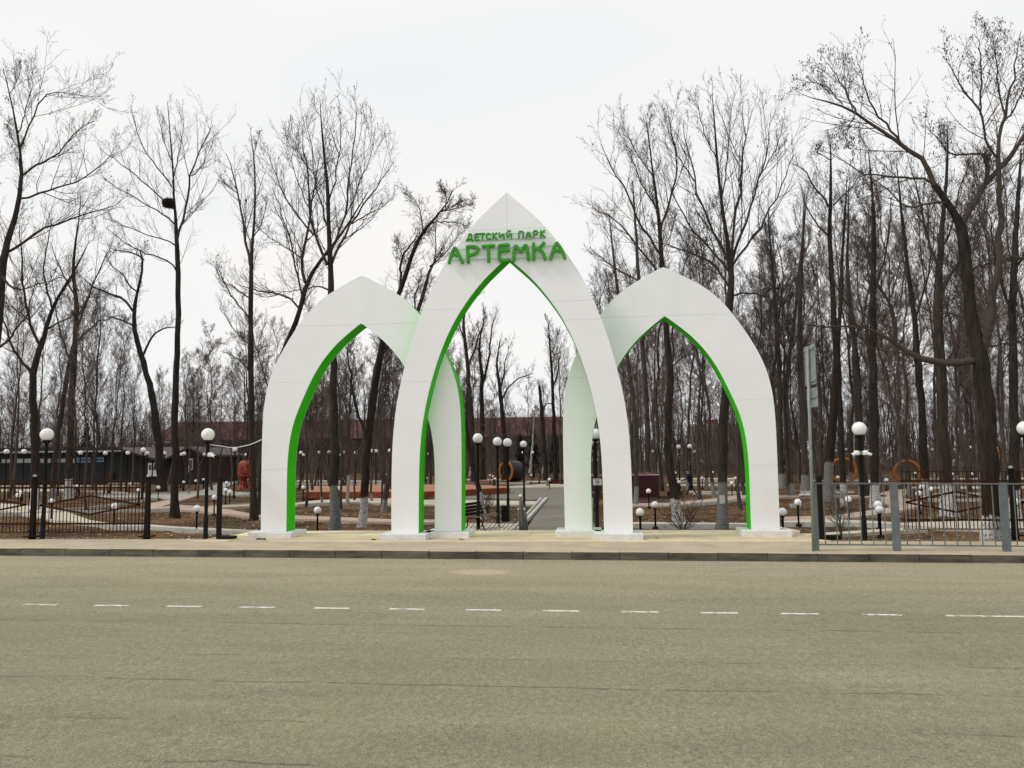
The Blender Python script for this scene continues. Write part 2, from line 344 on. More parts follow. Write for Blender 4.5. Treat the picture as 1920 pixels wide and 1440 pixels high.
# ------------------------------------------------------------------ road, kerb, pavement, ground
GR = .0097
def zr(x): return -GR*max(-17., min(17., x))
def sheet(name, xs, ys, zf, m):
    mb = MB()
    for x in xs:
        for y in ys: mb.v.append((x, y, zf(x, y)))
    n = len(ys)
    for i in range(len(xs)-1):
        for j in range(n-1): mb.f.append((i*n+j, (i+1)*n+j, (i+1)*n+j+1, i*n+j+1))
    return struct(mb.build(name, m))
KY = 16.90                                   # front face of the kerb
road = sheet('road', [-400, -60, -17, -8, 0, 8, 17, 60, 400], [-12, 0, 6, 12, KY+.05], lambda x, y: zr(x), ROAD)
def yb(x): return 19.32-.032*max(-17, min(17, x))           # back edge of the pavement
def zp(x, y):
    x = max(-17., min(17., x)); u = (y-KY)/2.4
    return (.160-GR*x)*(1-u)+(.172-.0035*x)*u
xs = [-400, -60, -17]+[x*1.0 for x in range(-15, 17, 2)]+[17, 60, 400]
mb = MB()
for x in xs: mb.v += [(x, KY+.17, zp(x, KY+.17)), (x, yb(x), zp(x, yb(x))), (x, yb(x), -.3)]
for i in range(len(xs)-1):
    a, b = i*3, i*3+3; mb.f += [(a, b, b+1, a+1), (a+1, b+1, b+2, a+2)]
struct(mb.build('pavement', PAVE))
kerb = bpy.data.objects.new('kerb', None); COL.objects.link(kerb); struct(kerb)
x = -34.0; i = 0
rk = random.Random(3)
while x < 30:
    if -17 < x < 15:
        k = MB(); dz = rk.uniform(-.006, .006); yo = rk.uniform(-.006, .008)
        k.slab([(x+.003, KY+yo), (x+.997, KY+yo+rk.uniform(-.005, .005)), (x+.997, KY+.166), (x+.003, KY+.166)], lambda a, b: zr(a)-.15, lambda a, b, dz=dz: zp(a, KY)+.003+dz)
        o = k.build('kerb_stone', KERB, kerb)
        bm = o.modifiers.new('bevel', 'BEVEL'); bm.width = .012; bm.segments = 2
        x += 1.0
    else:
        k = MB(); k.slab([(x, KY), (x+1, KY), (x+1, KY+.166), (x, KY+.166)], lambda a, b: zr(a)-.15, lambda a, b: zp(a, KY)); k.build('kerb_stone', KERB, kerb); x += 1.0
# thin kerb mortar bed behind the stones and a dark wet joint line are not separate things
# road marking dashes
dr = random.Random(5)
starts = [48, 182, 307, 444, 582, 724, 868, 1012, 1155, 1307, 1460, 1617, 1783]
for i, s in enumerate([-2, -1]+list(range(13))):
    x0 = -7.94+1.073*s+.02
    x1 = x0+.50 if s < 12 else x0+3.0
    m_ = MB(); nseg = 6; yc = 11.262
    p1 = [(x0+(x1-x0)*k/nseg, yc-.042+dr.uniform(-.006, .006)) for k in range(nseg+1)]; p2 = [(x0+(x1-x0)*k/nseg, yc+.042+dr.uniform(-.006, .006)) for k in range(nseg+1)]
    m_.slab(p1+p2[::-1], lambda a, b: zr(a)+.001, lambda a, b: zr(a)+.004)
    m_.build('lane_dash', MARK, road)
# ground: big sheet + fine relief near
struct(MB().slab([(-600, 19), (600, 19), (600, 900), (-600, 900)], -1.0, G-.10).build('ground', SOIL))
rng = np.random.default_rng(11)
def vnoise(X, Y, s, seed):
    r = np.random.default_rng(seed); T = r.random((64, 64)); x, y = X/s, Y/s; xi, yi = np.floor(x).astype(int), np.floor(y).astype(int); fx, fy = x-xi, y-yi
    fx, fy = fx*fx*(3-2*fx), fy*fy*(3-2*fy); g = lambda a, b: T[a % 64, b % 64]
    return (g(xi, yi)*(1-fx)+g(xi+1, yi)*fx)*(1-fy)+(g(xi, yi+1)*(1-fx)+g(xi+1, yi+1)*fx)*fy
def edge(xa):                                # soil banks up to the pavement level along its back edge
    return 19.32-.032*np.clip(xa, -17, 17)
def gz(X, Y):
    X = np.asarray(X, float); Y = np.asarray(Y, float)
    d = np.clip((Y-edge(X)-.4)/2.2, 0, 1)
    ins = (X > -8.4) & (X < 5.6)
    top = np.where(ins, -.12, .135-.0035*X)
    return top*(1-d)+(G-.02)*d
gx = np.arange(-44, 38, .22); gy = np.concatenate([np.arange(18.6, 40, .2), np.arange(40, 64, .5)])
XX, YY = np.meshgrid(gx, gy, indexing='ij')
ZZ = gz(XX, YY)-.045*vnoise(XX, YY, .9, 1)-.035*vnoise(XX, YY, .35, 2)-.03*vnoise(XX, YY, 3.1, 3)
vs = np.stack([XX, YY, ZZ], -1).reshape(-1, 3); a_, b_ = len(gx), len(gy)
ii, jj = np.meshgrid(np.arange(a_-1), np.arange(b_-1), indexing='ij'); q0 = (ii*b_+jj).ravel()
fq = np.stack([q0, q0+b_, q0+b_+1, q0+1], 1)
def np_mesh(name, V, Fq, m, smooth=False):
    me = bpy.data.meshes.new(name); me.vertices.add(len(V)); me.vertices.foreach_set('co', np.ascontiguousarray(V, np.float32).ravel())
    k = Fq.shape[1]; me.loops.add(Fq.size); me.loops.foreach_set('vertex_index', np.ascontiguousarray(Fq, np.int32).ravel())
    me.polygons.add(len(Fq)); me.polygons.foreach_set('loop_start', np.arange(0, Fq.size, k, dtype=np.int32)); me.polygons.foreach_set('loop_total', np.full(len(Fq), k, np.int32))
    if smooth: me.polygons.foreach_set('use_smooth', np.ones(len(Fq), bool))
    me.materials.append(m); me.update(calc_edges=True); return me
struct(link('soil_bed', np_mesh('soil_bed', vs, fq, SOIL, True)))
# platform under the arches: deck, front edging slabs, raised rear slabs
plat = struct(MB().slab([(-9.35, 19.03), (5.9, 18.75), (5.62, 21.6), (-8.75, 21.6)], -.4, lambda x, y: .176-.0018*x).build('platform', SLAB2))
def row(n, x0, x1, ya0, ya1, dep, top, name, par, m, gap=.01):
    st = (x1-x0)/n
    for i in range(n):
        a, b = x0+i*st+gap/2, x0+(i+1)*st-gap/2
        ya = ya0+(ya1-ya0)*(a-x0)/(x1-x0); yc = ya0+(ya1-ya0)*(b-x0)/(x1-x0)
        o = MB().slab([(a, ya), (b, yc), (b, yc+dep), (a, ya+dep)], lambda x, y: top(x)-.2, lambda x, y, r=rk.uniform(-.004, .004): top(x)+r).build(name, m, par)
row(15, -9.3, 5.85, 19.00, 18.73, .16, lambda x: .190-.0018*x, 'edging_slab', plat, SLAB)
row(13, -8.80, 5.62, 20.42, 20.30, 1.36, lambda x: .192-.0018*x, 'rear_slab', plat, SLAB)

# ------------------------------------------------------------------ the three arches
def smooth_tab(t):
    z = np.array([a for a, b in t]); h = np.array([b for a, b in t])
    return z, h
CO = [(.3, 2.943), (.53, 2.945), (1.11, 2.947), (1.69, 2.944), (2.28, 2.932), (2.86, 2.897), (3.45, 2.828), (4.03, 2.72), (4.62, 2.577), (5.2, 2.412), (5.78, 2.208), (6.37, 1.955), (6.95, 1.635), (7.54, 1.231), (8.12, .746), (8.7, .121), (8.805, 0)]
CI = [(.3, 2.263), (.52, 2.262), (.99, 2.26), (1.45, 2.256), (1.92, 2.247), (2.39, 2.226), (2.85, 2.183), (3.32, 2.110), (3.78, 2.008), (4.25, 1.883), (4.71, 1.729), (5.18, 1.538), (5.65, 1.296), (6.11, .983), (6.58, .596), (7.04, .112), (7.142, 0)]
SO = [(.3, 2.61), (.53, 2.612), (.98, 2.616), (1.43, 2.619), (1.88, 2.622), (2.33, 2.622), (2.78, 2.620), (3.23, 2.608), (3.68, 2.572), (4.13, 2.484), (4.58, 2.327), (5.03, 2.092), (5.48, 1.812), (5.93, 1.478), (6.38, .995), (6.82, .232), (6.925, 0)]
SI = [(.3, 1.933), (.53, 1.934), (.89, 1.936), (1.25, 1.938), (1.61, 1.938), (1.97, 1.934), (2.33, 1.915), (2.69, 1.872), (3.05, 1.798), (3.41, 1.672), (3.77, 1.520), (4.13, 1.358), (4.48, 1.170), (4.84, .912), (5.20, .580), (5.56, .145), (5.66, 0)]
def curve(t, n=46):
    """smooth resample of the outline (Catmull-Rom through the measured points)"""
    P = np.array(t, float); out_ = []
    Q = np.vstack([P[0]*2-P[1], P, P[-1]*2-P[-2]])
    for i in range(1, len(Q)-2):
        for u in np.linspace(0, 1, 5)[:-1]:
            p0, p1, p2, p3 = Q[i-1:i+3]
            out_.append(.5*((2*p1)+(-p0+p2)*u+(2*p0-5*p1+4*p2-p3)*u*u+(-p0+3*p1-3*p2+p3)*u**3))
    out_.append(P[-1]); out_ = np.array(out_)
    # light smoothing away from both ends
    lim = int(np.searchsorted(out_[:, 0], out_[-1, 0]-1.0))
    for _ in range(5):
        out_[2:lim-1, 1] = .25*out_[1:lim-2, 1]+.5*out_[2:lim-1, 1]+.25*out_[3:lim, 1]
    return out_
def make_arch(name, label, cx, Yf, outer, inner, cuts, T=.60, crease=.0):
    t_ = thing(name, label, 'arch', (cx, Yf, 0), math.radians(-2.0))
    co, ci = curve(outer), curve(inner); za, zi = co[-1, 0], ci[-1, 0]; z0 = .318
    fo = lambda z: float(np.interp(z, co[:, 0], co[:, 1])); fi = lambda z: float(np.interp(z, ci[:, 0], ci[:, 1])) if z < zi else 0.
    # heights to sample
    hs = sorted(set([z0]+[float(z) for z in co[:, 0] if z > z0]+[float(z) for z in ci[:, 0] if z > z0]))
    # core (recessed 6 mm from both faces), each half a strip
    mb = MB()
    for sgn in (-1, 1):
        n = len(mb.v)
        for z in hs:
            o_, i_ = sgn*fo(z), sgn*fi(z)
            mb.v += [(o_, .012, z), (i_, .012, z), (i_, T-.012, z), (o_, T-.012, z)]
        for k in range(len(hs)-1):
            for j in range(4):
                q = (n+k*4+j, n+k*4+(j+1) % 4, n+k*4+4+(j+1) % 4, n+k*4+4+j)
                if j == 1 and hs[k] >= zi-1e-4: continue
                mb.f.append(q if sgn > 0 else q[::-1])
    mb.build('core', WHITEB, t_)
    # white face panels, 12 mm proud, 5 mm joints
    def panel(sgn, za_, zb_, y0, y1, nm):
        zz = [za_]+[h for h in hs if za_+.02 < h < zb_-.02]+[zb_]; m = MB(); g = crease
        for z in zz:
            o_, i_ = max(fo(z), .002), fi(z)
            if z >= zi-.001: i_ = g if o_ > g*2 else 0.
            m.v += [(sgn*o_, y0, z), (sgn*i_, y0, z), (sgn*i_, y1, z), (sgn*o_, y1, z)]
        for k in range(len(zz)-1):
            for j in range(4):
                q = (k*4+j, k*4+(j+1) % 4, k*4+4+(j+1) % 4, k*4+4+j); m.f.append(q if sgn > 0 else q[::-1])
        e = (len(zz)-1)*4; q = (0, 3, 2, 1); m.f.append(q if sgn > 0 else q[::-1]); q = (e, e+1, e+2, e+3); m.f.append(q if sgn > 0 else q[::-1])
        return m.build(nm, WHITE, t_)
    for sgn in (-1, 1):
        cs = [z0]+list(cuts[0 if sgn < 0 else 1])+[za-.004]
        for a, b in zip(cs[:-1], cs[1:]):
            panel(sgn, a+.002, b-.002, 0, .0115, 'face_panel'); 
        for a, b in ((z0, 3.0), (3.0, 5.2), (5.2, za-.004)):
            panel(sgn, a+.0025, b-.0025, T-.0115, T, 'rear_panel')
    # green edge bands: soffit strip inside, rim strip outside (4 mm thick)
    for (cv, off, nm, zend) in ((ci, -1, 'soffit_band', zi), (co, 1, 'rim_band', za)):
        for sgn in (-1, 1):
            pts = [(z0, float(np.interp(z0, cv[:, 0], cv[:, 1])))]+[(float(a), float(b)) for a, b in cv if a > z0+.01]
            m = MB()
            for k, (z, h) in enumerate(pts):
                a = pts[max(k-1, 0)]; b = pts[min(k+1, len(pts)-1)]; tz, th = b[0]-a[0], b[1]-a[1]; l = math.hypot(tz, th); nx, nz_ = tz/l, -th/l
                o1, o2 = .0005*off, .002*off
                x1_, x2_ = max(h+nx*o1, 0), max(h+nx*o2, 0)
                for (hx, hz) in ((x1_, z+nz_*o1), (x2_, z+nz_*o2)):
                    if k == 0: hz = z0
                    m.v += [(sgn*hx, .0125, hz), (sgn*hx, T-.0125, hz)]
            for k in range(len(pts)-1):
                n = k*4
                for q in ((n, n+1, n+5, n+4), (n+2, n+6, n+7, n+3), (n, n+4, n+6, n+2), (n+1, n+3, n+7, n+5)): m.f.append(q if sgn*off > 0 else q[::-1])
            m.build(nm, GREEN, t_, smooth=False)
    for sgn in (-1, 1):                            # plinths
        xc = sgn*(fo(.4)+fi(.4))/2; wd = 1.14
        p = MB().box((xc, T/2-.02, (.318+.17)/2-.006), (wd, T+.50, .158)).build('plinth', PADW, t_)
        bv = p.modifiers.new('bevel', 'BEVEL'); bv.width = .006; bv.segments = 2
        MB().box((xc, T/2-.02, .155), (wd-.03, T+.46, .05)).build('plinth_footing', CONC, t_)
    return t_
side_cuts = ([2.2, 4.16, 5.60], [4.28, 5.60])
left_arch = make_arch('arch', 'left white pointed arch with green inner edge, partly behind the tall central arch', -5.35, 20.18, SO, SI, ([1.9, 4.16, 5.63], [2.4, 4.20, 5.63]))
right_arch = make_arch('arch', 'right white pointed arch with green inner edge, nearest the grey railing', 2.455, 20.18, SO, SI, ([2.1, 4.15, 5.67], [1.9, 3.5, 5.67]))
mid_arch = make_arch('arch', 'tallest central white pointed arch carrying green Cyrillic lettering', -1.475, 19.55, CO, CI, ([4.05, 5.86, 7.22, 7.58, 7.86], [2.2, 5.50, 5.98, 7.22, 7.58, 7.86]), crease=.002)
# lettering
def lp(u, v, Y=19.42):
    p = W(820+u/7.385, 410+v/7.385, Y); return p
A1 = [[(160, 600), (180, 520), (205, 450), (240, 390), (275, 450), (312, 530), (345, 600)], [(195, 497), (240, 487), (295, 507)]]
A2 = [[(1570, 560), (1592, 490), (1620, 400), (1655, 335), (1700, 390), (1740, 470), (1765, 550)], [(1597, 458), (1655, 440), (1722, 458)]]
BIG = [('А', A1), ('Р', [[(425, 595), (420, 500), (412, 382)], [(412, 382), (470, 378), (530, 382), (563, 405), (560, 445), (520, 480), (440, 500)]]),
       ('Т', [[(632, 378), (700, 373), (780, 370)], [(703, 374), (708, 480), (710, 588)]]),
       ('Е', [[(985, 362), (915, 364), (855, 368), (858, 460), (855, 540), (868, 578), (930, 578), (990, 570)], [(862, 440), (920, 437), (985, 435)]]),
       ('М', [[(1060, 575), (1060, 500), (1068, 420), (1085, 362), (1115, 410), (1152, 465), (1190, 410), (1225, 352), (1245, 420), (1255, 500), (1262, 565)]]),
       ('К', [[(1335, 347), (1335, 460), (1337, 565)], [(1478, 342), (1440, 385), (1400, 415), (1352, 428)], [(1400, 418), (1450, 450), (1478, 505), (1492, 560)]]), ('А', A2)]
SM = [('Д', [[(403, 302), (405, 280), (485, 280), (487, 302)], [(425, 278), (440, 208), (470, 206), (470, 278)]]),
      ('Е', [[(575, 204), (520, 205), (520, 290), (575, 289)], [(520, 247), (565, 246)]]), ('Т', [[(590, 203), (655, 201)], [(622, 202), (622, 286)]]),
      ('С', [[(735, 212), (710, 200), (685, 210), (678, 240), (685, 270), (710, 282), (737, 270)]]), ('К', [[(770, 194), (770, 278)], [(822, 194), (776, 236), (824, 276)]]),
      ('И', [[(860, 192), (860, 272), (920, 194), (920, 272)]]), ('Й', [[(965, 190), (965, 268), (1027, 192), (1027, 270)], [(978, 166), (994, 180), (1014, 165)]]),
      ('П', [[(1130, 266), (1130, 178), (1190, 177), (1190, 265)]]), ('А', [[(1230, 263), (1264, 174), (1300, 262)], [(1244, 236), (1288, 235)]]),
      ('Р', [[(1335, 261), (1335, 172), (1372, 170), (1390, 184), (1386, 208), (1368, 220), (1338, 222)]]), ('К', [[(1435, 165), (1435, 257)], [(1486, 165), (1441, 208), (1490, 256)]])]
for fam, rad, Yl in ((BIG, .038, 19.43), (SM, .0185, 19.45)):
    for ch, strokes in fam:
        m = MB(); m2 = MB()
        for st in strokes:
            P = [Vector(lp(u, v, Yl)) for u, v in st]
            if len(P) > 2:                        # soften corners
                Q = [P[0]]
                for a, b in zip(P[:-1], P[1:]): Q += [a.lerp(b, .15), a.lerp(b, .5), a.lerp(b, .85)]
                Q.append(P[-1]); P = Q
            d0 = (P[0]-P[1]).normalized(); d1 = (P[-1]-P[-2]).normalized()
            for mm, r_, yo in ((m, rad, 0), (m2, rad*1.18, .035)):
                L_ = [P[0]+d0*r_*.9, P[0]+d0*r_*.6]+P+[P[-1]+d1*r_*.6, P[-1]+d1*r_*.9]
                R_ = [r_*.35, r_*.8]+[r_]*len(P)+[r_*.8, r_*.35]
                off = Vector((mid_arch.location.x, mid_arch.location.y-yo, 0))
                off.y += .0016*(len(mm.v) % 7)
                mm.tube([q-off for q in L_], R_, 12, flat=(.62 if mm is m else .45))
        lt = m.build('letter', GREENL, mid_arch)
        m2.build('letter_backing', GREEN, lt)
for (a, b) in (((430, 200), (1500, 200)), ((400, 276), (1500, 276)), ((265, 392), (1640, 392)), ((200, 538), (1700, 538))):
    z = (lp(*a)[2]+lp(*b)[2])/2; xa, xb = lp(*a)[0], lp(*b)[0]
    MB().box(((xa+xb)/2-mid_arch.location.x, -.062, z), (xb-xa, .018, .02)).build('letter_rail', STEEL, mid_arch)
    for k in (.15, .5, .85):
        pass
# ------------------------------------------------------------------ park paths
pr = random.Random(9)
def densify(poly, d):
    o = []
    for i in range(len(poly)):
        a, b = poly[i], poly[(i+1) % len(poly)]; n = max(1, int(math.hypot(b[0]-a[0], b[1]-a[1])/d))
        o += [(a[0]+(b[0]-a[0])*k/n, a[1]+(b[1]-a[1])*k/n) for k in range(n)]
    return o
lvl = [0]
def path(name, pts, m, kerbs=()):
    lvl[0] += 1; z1 = G+.012+.004*(lvl[0] % 6)
    poly = [tuple(GP(x, y)[:2]) for x, y in pts]
    o = struct(MB().slab(poly, G-.2, z1).build(name, m))
    for kp in kerbs:
        P = [GP(x, y)[:2] for x, y in kp]
        for a, b in zip(P[:-1], P[1:]):
            d = b-a; L_ = np.hypot(*d); n = max(1, int(round(L_/1.0)));
            if L_/n > 6: n = int(L_/3)
            for k in range(n):
                p, q = a+d*(k+.01)/n, a+d*(k+.99)/n; t = d/L_; nn_ = np.array([-t[1], t[0]])*.045
                MB().slab([tuple(p-nn_), tuple(q-nn_), tuple(q+nn_), tuple(p+nn_)], G-.1, G+.075+pr.uniform(-.006, .006)).build('kerb_stone', KSTONE, o)
    return o
path('path', [(-60, 941), (30, 946), (78, 950), (130, 962), (170, 976), (210, 982), (280, 984), (330, 988), (420, 992), (500, 996), (560, 1000), (560, 1004), (473, 999), (380, 997), (280, 990.5), (210, 989), (150, 982), (110, 979), (85, 972), (20, 960), (-60, 952)], CREAM,
     [[(110, 979), (150, 982), (210, 989), (280, 990.5), (380, 997), (473, 999.5)]])
path('path', [(281, 944), (322, 937), (371, 929), (300, 951), (335, 947), (386, 950.5), (430, 956), (467, 963), (520, 966), (600, 969), (740, 974.5), (860, 976), (860, 981), (740, 980), (600, 975), (520, 972.5), (430, 966), (386, 960), (335, 955.6), (281, 957.5)], PINK,
     [[(0, 965), (110, 961), (281, 957), (322, 954.5)], [(281, 957.5), (335, 955.6)]])
path('path', [(322, 937), (371, 929), (420, 928), (520, 929), (520, 924), (445, 923), (420, 916), (447, 902), (428, 900), (398, 912), (380, 919), (335, 925), (281, 929), (180, 930), (180, 933), (281, 933), (320, 937)], GREYP,
     [[(180, 928), (281, 926.5), (380, 922)], [(100, 922), (180, 921), (281, 928), (380, 927)]])
path('path', [(392, 950.5), (467.5, 946.5), (530, 946), (560, 943), (600, 938), (674, 935.5), (760, 934), (880, 938), (1010, 941), (1006, 947), (880, 947.5), (760, 946.5), (690, 943), (625, 944), (556, 948), (468, 949.5), (400, 952.5)], CREAM,
     [[(392, 950.5), (467.5, 946.5)], [(556, 948), (625, 944), (690, 943)], [(120, 957), (200, 949), (300, 935)]])
for k, (y, xa, xb) in enumerate(((911, 0, 250), (904, 200, 420), (906, 550, 800), (901, 556, 760), (897, 250, 500), (911.5, 556, 640), (902, 985, 1040), (905, 930, 990), (898, 860, 960), (908, 1250, 1420), (902, 1260, 1420), (921, 1290, 1400), (897, 1255, 1400), (900, 1500, 1660), (905, 1600, 1900), (913, 1700, 1920), (921, 1500, 1600), (930, 1460, 1660), (936, 1740, 1920), (897, 1700, 1950), (925, 1730, 1870), (918, 0, 120), (946, 1480, 1500))):
    h = 1.6 if y < 915 else 2.2
    path('path', [(xa, y), (xb, y+pr.uniform(-1.5, 1.5)), (xb+2, y+h), (xa+2, y+h)], (CREAM, GREYP, PINK)[k % 3], [[(xa+2, y+h), (xb+2, y+h)]] if y > 905 and k % 2 == 0 else ())
asph = path('asphalt_path', [(970, 1012), (990, 990), (1000, 972), (1027, 937.5), (940, 936.5), (875, 936), (800, 938), (735, 938), (735, 935), (800, 934), (875, 931), (955, 925), (958, 917), (1055, 914.5), (1100, 913), (1112, 930), (1112, 980), (1125, 1012)], ASPH)
path('path', [(955, 915.5), (1060, 914), (1060, 906), (1028, 907.5), (955, 912)], CREAM)
for k, (a, b, c, d) in enumerate(((963.5, 966.3, 1013, 1016.5), (967, 970.3, 1017, 1021.5), (971, 976.5, 1022, 1027))):      # three pale long planks edging the asphalt
    P = [GP(a-2, 997), GP(b-2, 997), GP(d, 936.5), GP(c, 936.5)]
    MB().slab([tuple(q[:2]) for q in P], G, G+(.12, .06, .12)[k]).build('edging_beam', (KSTONE, GREYP, KSTONE)[k], asph)
yard = path('bench_yard', [(872, 998), (968, 998), (973, 984), (955, 981.5), (872, 981)], GREYP)
for k in range(13):
    xa = 866+k*8.2; P = [GP(xa-14, 999), GP(xa-8, 999), GP(xa+6.5, 984), GP(xa+1.5, 984)]
    MB().slab([tuple(q[:2]) for q in P], G, G+.046).build('paving_strip', CREAM, yard)
path('path', [(1165, 979.5), (1270, 980), (1400, 981.5), (1445, 984), (1500, 996), (1500, 1000), (1430, 991), (1400, 986), (1270, 985.5), (1165, 985)], CREAM, [[(1165, 986), (1400, 987)]])
path('path', [(1165, 945), (1249, 943.5), (1276, 941), (1330, 936), (1357, 932), (1397, 927), (1440, 922), (1440, 928), (1397, 936), (1340, 942.5), (1280, 947), (1249, 949), (1165, 950)], PINK, [[(1280, 947.5), (1340, 943), (1397, 936.5)]])
path('path', [(1300, 924), (1400, 923.5), (1400, 927), (1300, 928)], GREYP)
path('path', [(1470, 970), (1560, 968), (1610, 961), (1671, 952), (1640, 933), (1655, 923), (1700, 917), (1704, 924), (1692, 934), (1730, 943), (1728, 950), (1671, 962), (1600, 972), (1540, 976), (1470, 976)], PINK)
path('path', [(1470, 978), (1500, 976.5), (1560, 975), (1650, 979), (1690, 982), (1760, 980), (1850, 977), (1990, 977), (1990, 990), (1850, 994), (1760, 991), (1690, 986), (1600, 983), (1530, 981), (1470, 983)], CREAM, [[(1470, 983.5), (1600, 984), (1690, 987)]])
path('path', [(1460, 1002), (1520, 1001), (1600, 996), (1671, 991), (1740, 990), (1740, 993), (1671, 996), (1600, 1000.5), (1520, 1005), (1460, 1006)], CREAM)

# ------------------------------------------------------------------ leaf litter and scraps on the soil
def scatter(name, n, xr, yr, size, m, seed):
    r = np.random.default_rng(seed); X = r.uniform(*xr, n); Y = yr[0]+(yr[1]-yr[0])*r.random(n)**1.5
    Z = gz(X, Y)+.006; th = r.uniform(0, 6.28, n); s = size*r.uniform(.5, 1.3, n); tl = r.uniform(-.6, .9, (n, 4))*.5
    V = np.zeros((n, 4, 3))
    for k, (u, v) in enumerate(((-1, -.6), (1, -.5), (.9, .6), (-.8, .5))):
        V[:, k, 0] = X+s*(u*np.cos(th)-v*np.sin(th)); V[:, k, 1] = Y+s*(u*np.sin(th)+v*np.cos(th)); V[:, k, 2] = Z+s*(tl[:, k]+.4)
    o = link(name, np_mesh(name, V.reshape(-1, 3), np.arange(n*4).reshape(n, 4), m)); return tag(o, kind='stuff')
tag(scatter('leaf_litter', 26000, (-26, 22), (19.5, 44), .032, LEAF, 5), 'dry brown leaves scattered over the bare soil', 'leaf litter')
tag(scatter('paper_scraps', 1500, (-24, 20), (19.6, 44), .032, PAPER, 8), 'tiny pale scraps and stones dotting the soil', 'litter')
tag(scatter('straw_edge', 5000, (-24, -9.2), (19.3, 20.4), .02, mat('straw', (.42, .33, .19), (.25, .18, .1), rough=.95), 9), 'pale straw and leaves heaped along the pavement edge', 'leaf litter')

for px, py, rr_, lb_ in ((489, 1012.3, .10, 'dark clump of debris before the left arch outer plinth'), (703, 1012.5, .06, 'dark clump of debris left of the central arch left plinth'), (866, 1012, .05, 'dark clump of debris before the inner plinth of the left arch'), (1232, 1009, .04, 'dark dot of debris between central and right arch plinths')):
    p = GP(px, py, .19); m = MB(); rq = random.Random(px)
    for k in range(7): m.ball((rq.uniform(-rr_, rr_), rq.uniform(-rr_, rr_)*.4, .006), rr_*rq.uniform(.25, .5), 7, 5, sz=.4)
    o = m.build('debris_clump', BLACK); o.location = (p[0], p[1], .192-.0018*p[0]); tag(o, lb_, 'debris')
# ------------------------------------------------------------------ lamps
def make_lamp():
    t = thing('globe_lamp', 'lamp', 'street lamp')
    MB().lathe([(.075, -.25), (.075, .02), (.072, .04), (.06, .06), (.057, .85), (.045, .9), (.04, 2.72), (.055, 2.74)], seg=12).build('pole', BLACK, t, True)
    MB().lathe([(.045, 2.70), (.10, 2.735), (.105, 2.775), (.09, 2.79)], seg=16).build('collar', BLACK, t, True)
    MB().ball((0, 0, 2.93), .165, 22, 14, z0=-.93).build('globe', GLOBE, t, True)
    return t
def make_bollard():
    t = thing('bollard_lamp', 'lamp', 'garden lamp')
    MB().lathe([(.03, -.1), (.03, .58), (.045, .60)], seg=10).build('pole', BLACK, t, True)
    MB().lathe([(.09, -.06), (.09, .02), (.05, .035)], seg=12).build('base_plate', BLACK, t, True)
    MB().lathe([(.04, .575), (.06, .59), (.065, .615), (.06, .625)], seg=12).build('collar', BLACK, t, True)
    MB().ball((0, 0, .715), .115, 18, 12, z0=-.93).build('globe', GLOBE, t, True)
    return t
LAMP = make_lamp(); BOL = make_bollard(); used = set()
def place(proto, key, loc, label, group, rz=0, sc=None):
    if key not in used:
        used.add(key); proto.location = tuple(loc); proto.rotation_euler = (0, 0, rz); proto['label'] = label; proto['group'] = group
        if sc: proto.scale = (sc,)*3
        return proto
    return dup(proto, loc, rz, label, group, sc)
GL = 'tall black lamps with white globes'
near = [(88, 815, 19.75, 'tall black globe lamp directly behind the left end of the brown fence'), (390, 815, 19.75, 'tall black globe lamp with one camera, wire tied to it, left of the arches'),
        (1611, 804, 19.5, 'tall black globe lamp with two cameras behind the grey railing'), (1921, 803, 19.6, 'tall black globe lamp cut off at the right edge of the view')]
nearo = []
for px, cy, Y, lb in near:
    p = W(px, cy, Y); z = p[2]-2.93; pb = p.copy()
    o = place(LAMP, 'L', (p[0], Y, z), lb, GL); nearo.append(o)
for px, cy, lb in ((897, 822, 'nearest tall globe lamp beside the bench in the central arch'), (933, 828, 'tall globe lamp between the bench and the litter bin'), (951, 830, 'tall globe lamp standing behind the litter bin'), (982, 833, 'tall globe lamp behind the pruned stump in the central arch'),
                    (1119, 814, 'nearest tall globe lamp carrying the no dogs sign')):
    base = {897: 995, 933: 982, 951: 979, 982: 951, 1119: 997}[px]
    p = GP(px+{897: 0, 933: 1, 951: 2, 982: 1, 1119: 1}[px], base); top = W(px, cy, p[1])
    o = place(LAMP, 'L', (p[0], p[1], G), lb, GL, sc=(top[2]-G)/2.93)
    if px == 1119: doglamp = o
far = [(11, 847), (44, 847), (104, 849), (150, 849), (197, 850), (239, 849.5), (268, 844), (271, 851), (276, 850), (308, 850), (340, 852), (345, 850.5), (383, 852.5), (440, 843), (461, 853), (564, 849), (569, 853), (597, 849), (617, 848), (636, 853), (643, 848), (667, 849), (697, 846), (705, 846), (731, 845), (801, 851), (981, 848.5), (999, 848.5), (1044, 849), (1116, 825), (1114, 830), (1113, 834), (1226, 846), (1273, 838), (1294, 837), (1303, 847), (1385, 847), (1475, 843), (1502, 846), (1546, 845), (1567, 845), (1587, 843), (1629, 845), (1646, 845), (1676, 843), (1739, 837), (1749, 843), (1791, 843), (1820, 839), (1901, 841)]
def ordlabel(lst, fmt):
    res = {}; cnt = {}
    tot = {}
    for px, cy in sorted(lst): tot[zone(px)] = tot.get(zone(px), 0)+1
    for px, cy in sorted(lst):
        z = zone(px); cnt[z] = cnt.get(z, 0)+1
        res[(px, cy)] = fmt % ((ORD[cnt[z]]+' from left' if tot[z] > 1 else 'the only one'), z)
    return res
lb = ordlabel(far, 'distant globe lamp, %s of those %s')
for px, cy in far:
    D = .84*F/max(HOR(px)-cy, 9.5); p = W(px, HOR(px), D); pc = W(px, cy, D)
    place(LAMP, 'L', (p[0], D, pc[2]-2.93), lb[(px, cy)], GL)
